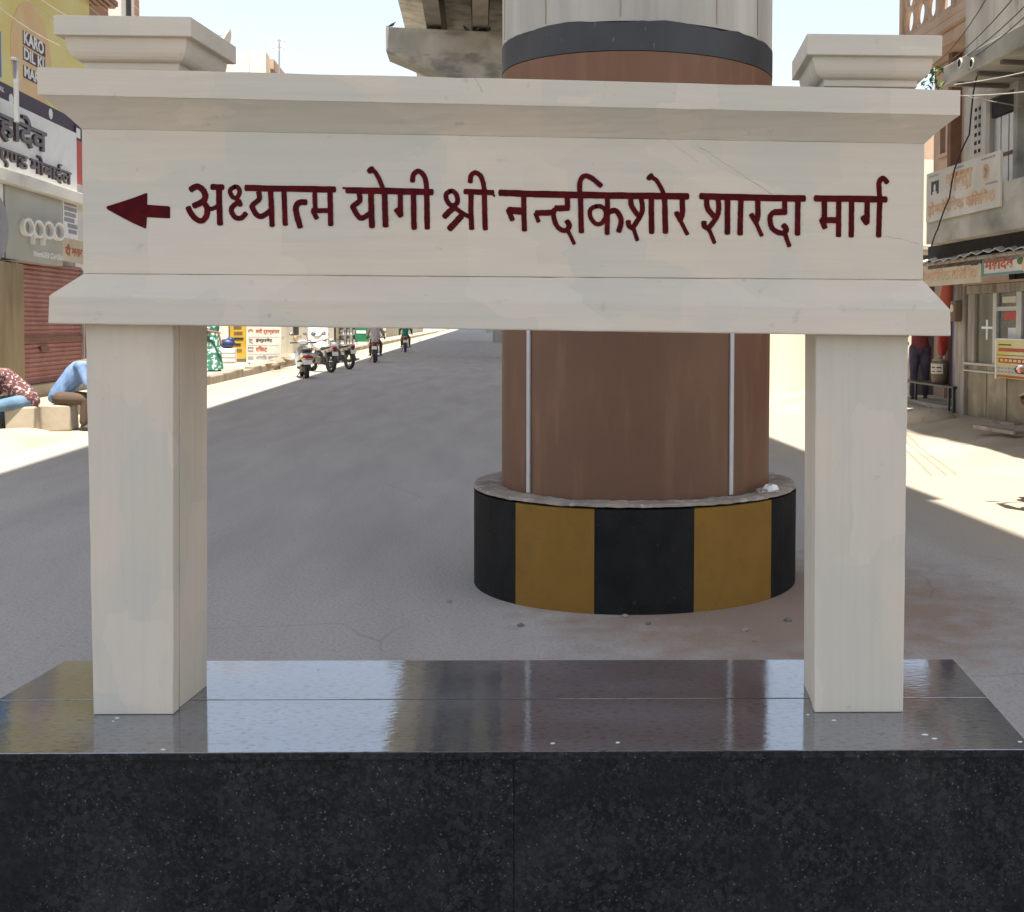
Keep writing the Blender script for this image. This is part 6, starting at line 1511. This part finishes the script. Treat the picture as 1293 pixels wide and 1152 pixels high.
# woman in a green sari
q = GS(268, 469, .2)
J = stand(); J.update(elR=(.27, .12, 1.13), wrR=(.16, .30, 1.10))
wmn = person('person in a green and white sari standing on the left pavement beside the gate pillar', q.x, q.y, .2, R(-120), J, 'sari', 'sari', sleeve=.7)
mb = MB(); rs = []
for z_, r_ in ((.04, .33), (.3, .29), (.6, .25), (.85, .21), (.98, .17), (1.08, .16)):
    rs.append([((r_ + .025 * math.sin(a * 9 + z_ * 2)) * math.cos(a), (r_ * .85 + .02 * math.sin(a * 7 + z_)) * math.sin(a), z_) for a in [2 * math.pi * k / 40 for k in range(40)]])
mb.rings(rs, cap=False); part('sari_skirt', mb, 'sari', wmn, smooth=True)
mb = MB(); rs = []
for k in range(12):
    t_ = k / 11; c = Vector((-.20 + .30 * t_, -.155 - .06 * math.sin(t_ * 3), 1.44 - .75 * t_)); w_ = .16 + .05 * t_
    rs.append([c + Vector((w_ * (i / 8 - .5), .015 * math.sin(i * 2.2 + k), -.16 * (i / 8 - .5))) for i in range(9)])
mb.rings([r for r in rs], cap=False, closed=False); part('sari_drape', mb, 'sari', wmn, smooth=True)
# riders going away
def rider(px, py, v, mc_label, p_label, paint, shirt, rz=0.0, trousers='trouser_brown', long_shirt=False, z=0.0):
    q = V(px, 411, v)
    motorcycle(mc_label, q.x, v, z, rz, paint)
    person(p_label, q.x, v, z, rz, riding(), shirt, trousers, long_shirt=long_shirt, sleeve=1.6, curl=.9)
rider(474, 452, 49.0, 'motorcycle under the rider in the pale grey shirt, with a red tail light', 'person in pale grey shirt riding a motorcycle away along the left of the road', 'bike_black', 'kurta', R(2), long_shirt=True)
rider(512, 430, 66.0, 'motorcycle under the distant rider in the teal shirt', 'distant person in teal shirt riding a motorcycle away near the end of the road', 'bike_black', 'teal_cloth', R(2))
v_ = 9.0; q = V(1389, 500, v_)
motorcycle('black motorcycle cut by the right edge of the picture, standing in the sun', q.x, v_ + .3, 0, R(-3), 'bike_black')
person('person in orange shirt on the black motorcycle at the right edge', q.x, v_ + .3, 0, R(-3), riding(), 'orange', 'trouser_brown', sleeve=1.9, curl=.9)

# heap of pale sand on the left roadside, in front of the two men
mb = MB(); nu, nv = 40, 30; vs = []
for j in range(nv + 1):
    for i in range(nu + 1):
        u = -9.4 + 4.0 * i / nu; vv = 15.7 + 2.1 * j / nv
        e = max(0, 1 - abs((u + 7.4) / 1.95) ** 6) * max(0, math.sin(math.pi * j / nv)) ** .8
        z = -.02 + e * (.20 + .03 * math.sin(u * 3.1 + 1) + .03 * math.sin(vv * 4 + u * 2)) * (1 + .02 * (u + 6.5)) + random.uniform(-.008, .008) * (e > .02)
        vs.append((u, vv, z))
mb.add(vs, [(j * (nu + 1) + i, j * (nu + 1) + i + 1, (j + 1) * (nu + 1) + i + 1, (j + 1) * (nu + 1) + i) for j in range(nv) for i in range(nu)])
solo('sand_heap', mb, 'sand', 'low spread of pale sand on the roadside in front of the two crouching men', 'sand heap', base=(-7.25, 16.7, 0), smooth=True)
# scraps left on the ring kerb
for k, (da, rr_, m_, sz, lab) in enumerate(((1.02, .95, 'white', .05, 'crumpled white scrap lying on the ring kerb, nearest the right rim'), (1.12, .90, 'label', .04, 'crumpled cream scrap lying on the ring kerb against the pier'), (.93, .93, 'ring_top', .035, 'small grey lump lying on the ring kerb in front of the scraps'))):
    c = pier_w + Vector((math.sin(da) * rr_ * R_RING / 1.01, -math.cos(da) * rr_ * R_RING / 1.01, ZRT + sz * .3))
    mb = MB().ball(c, (sz, sz * .7, sz * .45), 9, 6)
    for p in mb.v: p += Vector((random.uniform(-1, 1), random.uniform(-1, 1), random.uniform(-1, 1))) * sz * .28
    solo('scrap', mb, m_, lab, 'scrap', base=tuple(c), street=False)

for k in range(16):
    a_ = R(-60 + 200 * random.random()); r_ = R_RING + random.uniform(.05, .75); sz = random.uniform(.008, .022)
    c = pier_w + Vector((math.sin(a_) * r_, -math.cos(a_) * r_, sz * .35)); mb = MB().ball(c, (sz * 1.2, sz, sz * .6), 7, 5)
    for p in mb.v: p += Vector((random.uniform(-1, 1), random.uniform(-1, 1), random.uniform(-1, 1))) * sz * .2
    solo('pebble', mb, 'kerb' if k % 3 else 'conc_dark', 'small loose pebble on the road by the striped ring kerb', 'pebble', base=tuple(c), street=False, group='pebbles by the striped ring kerb')
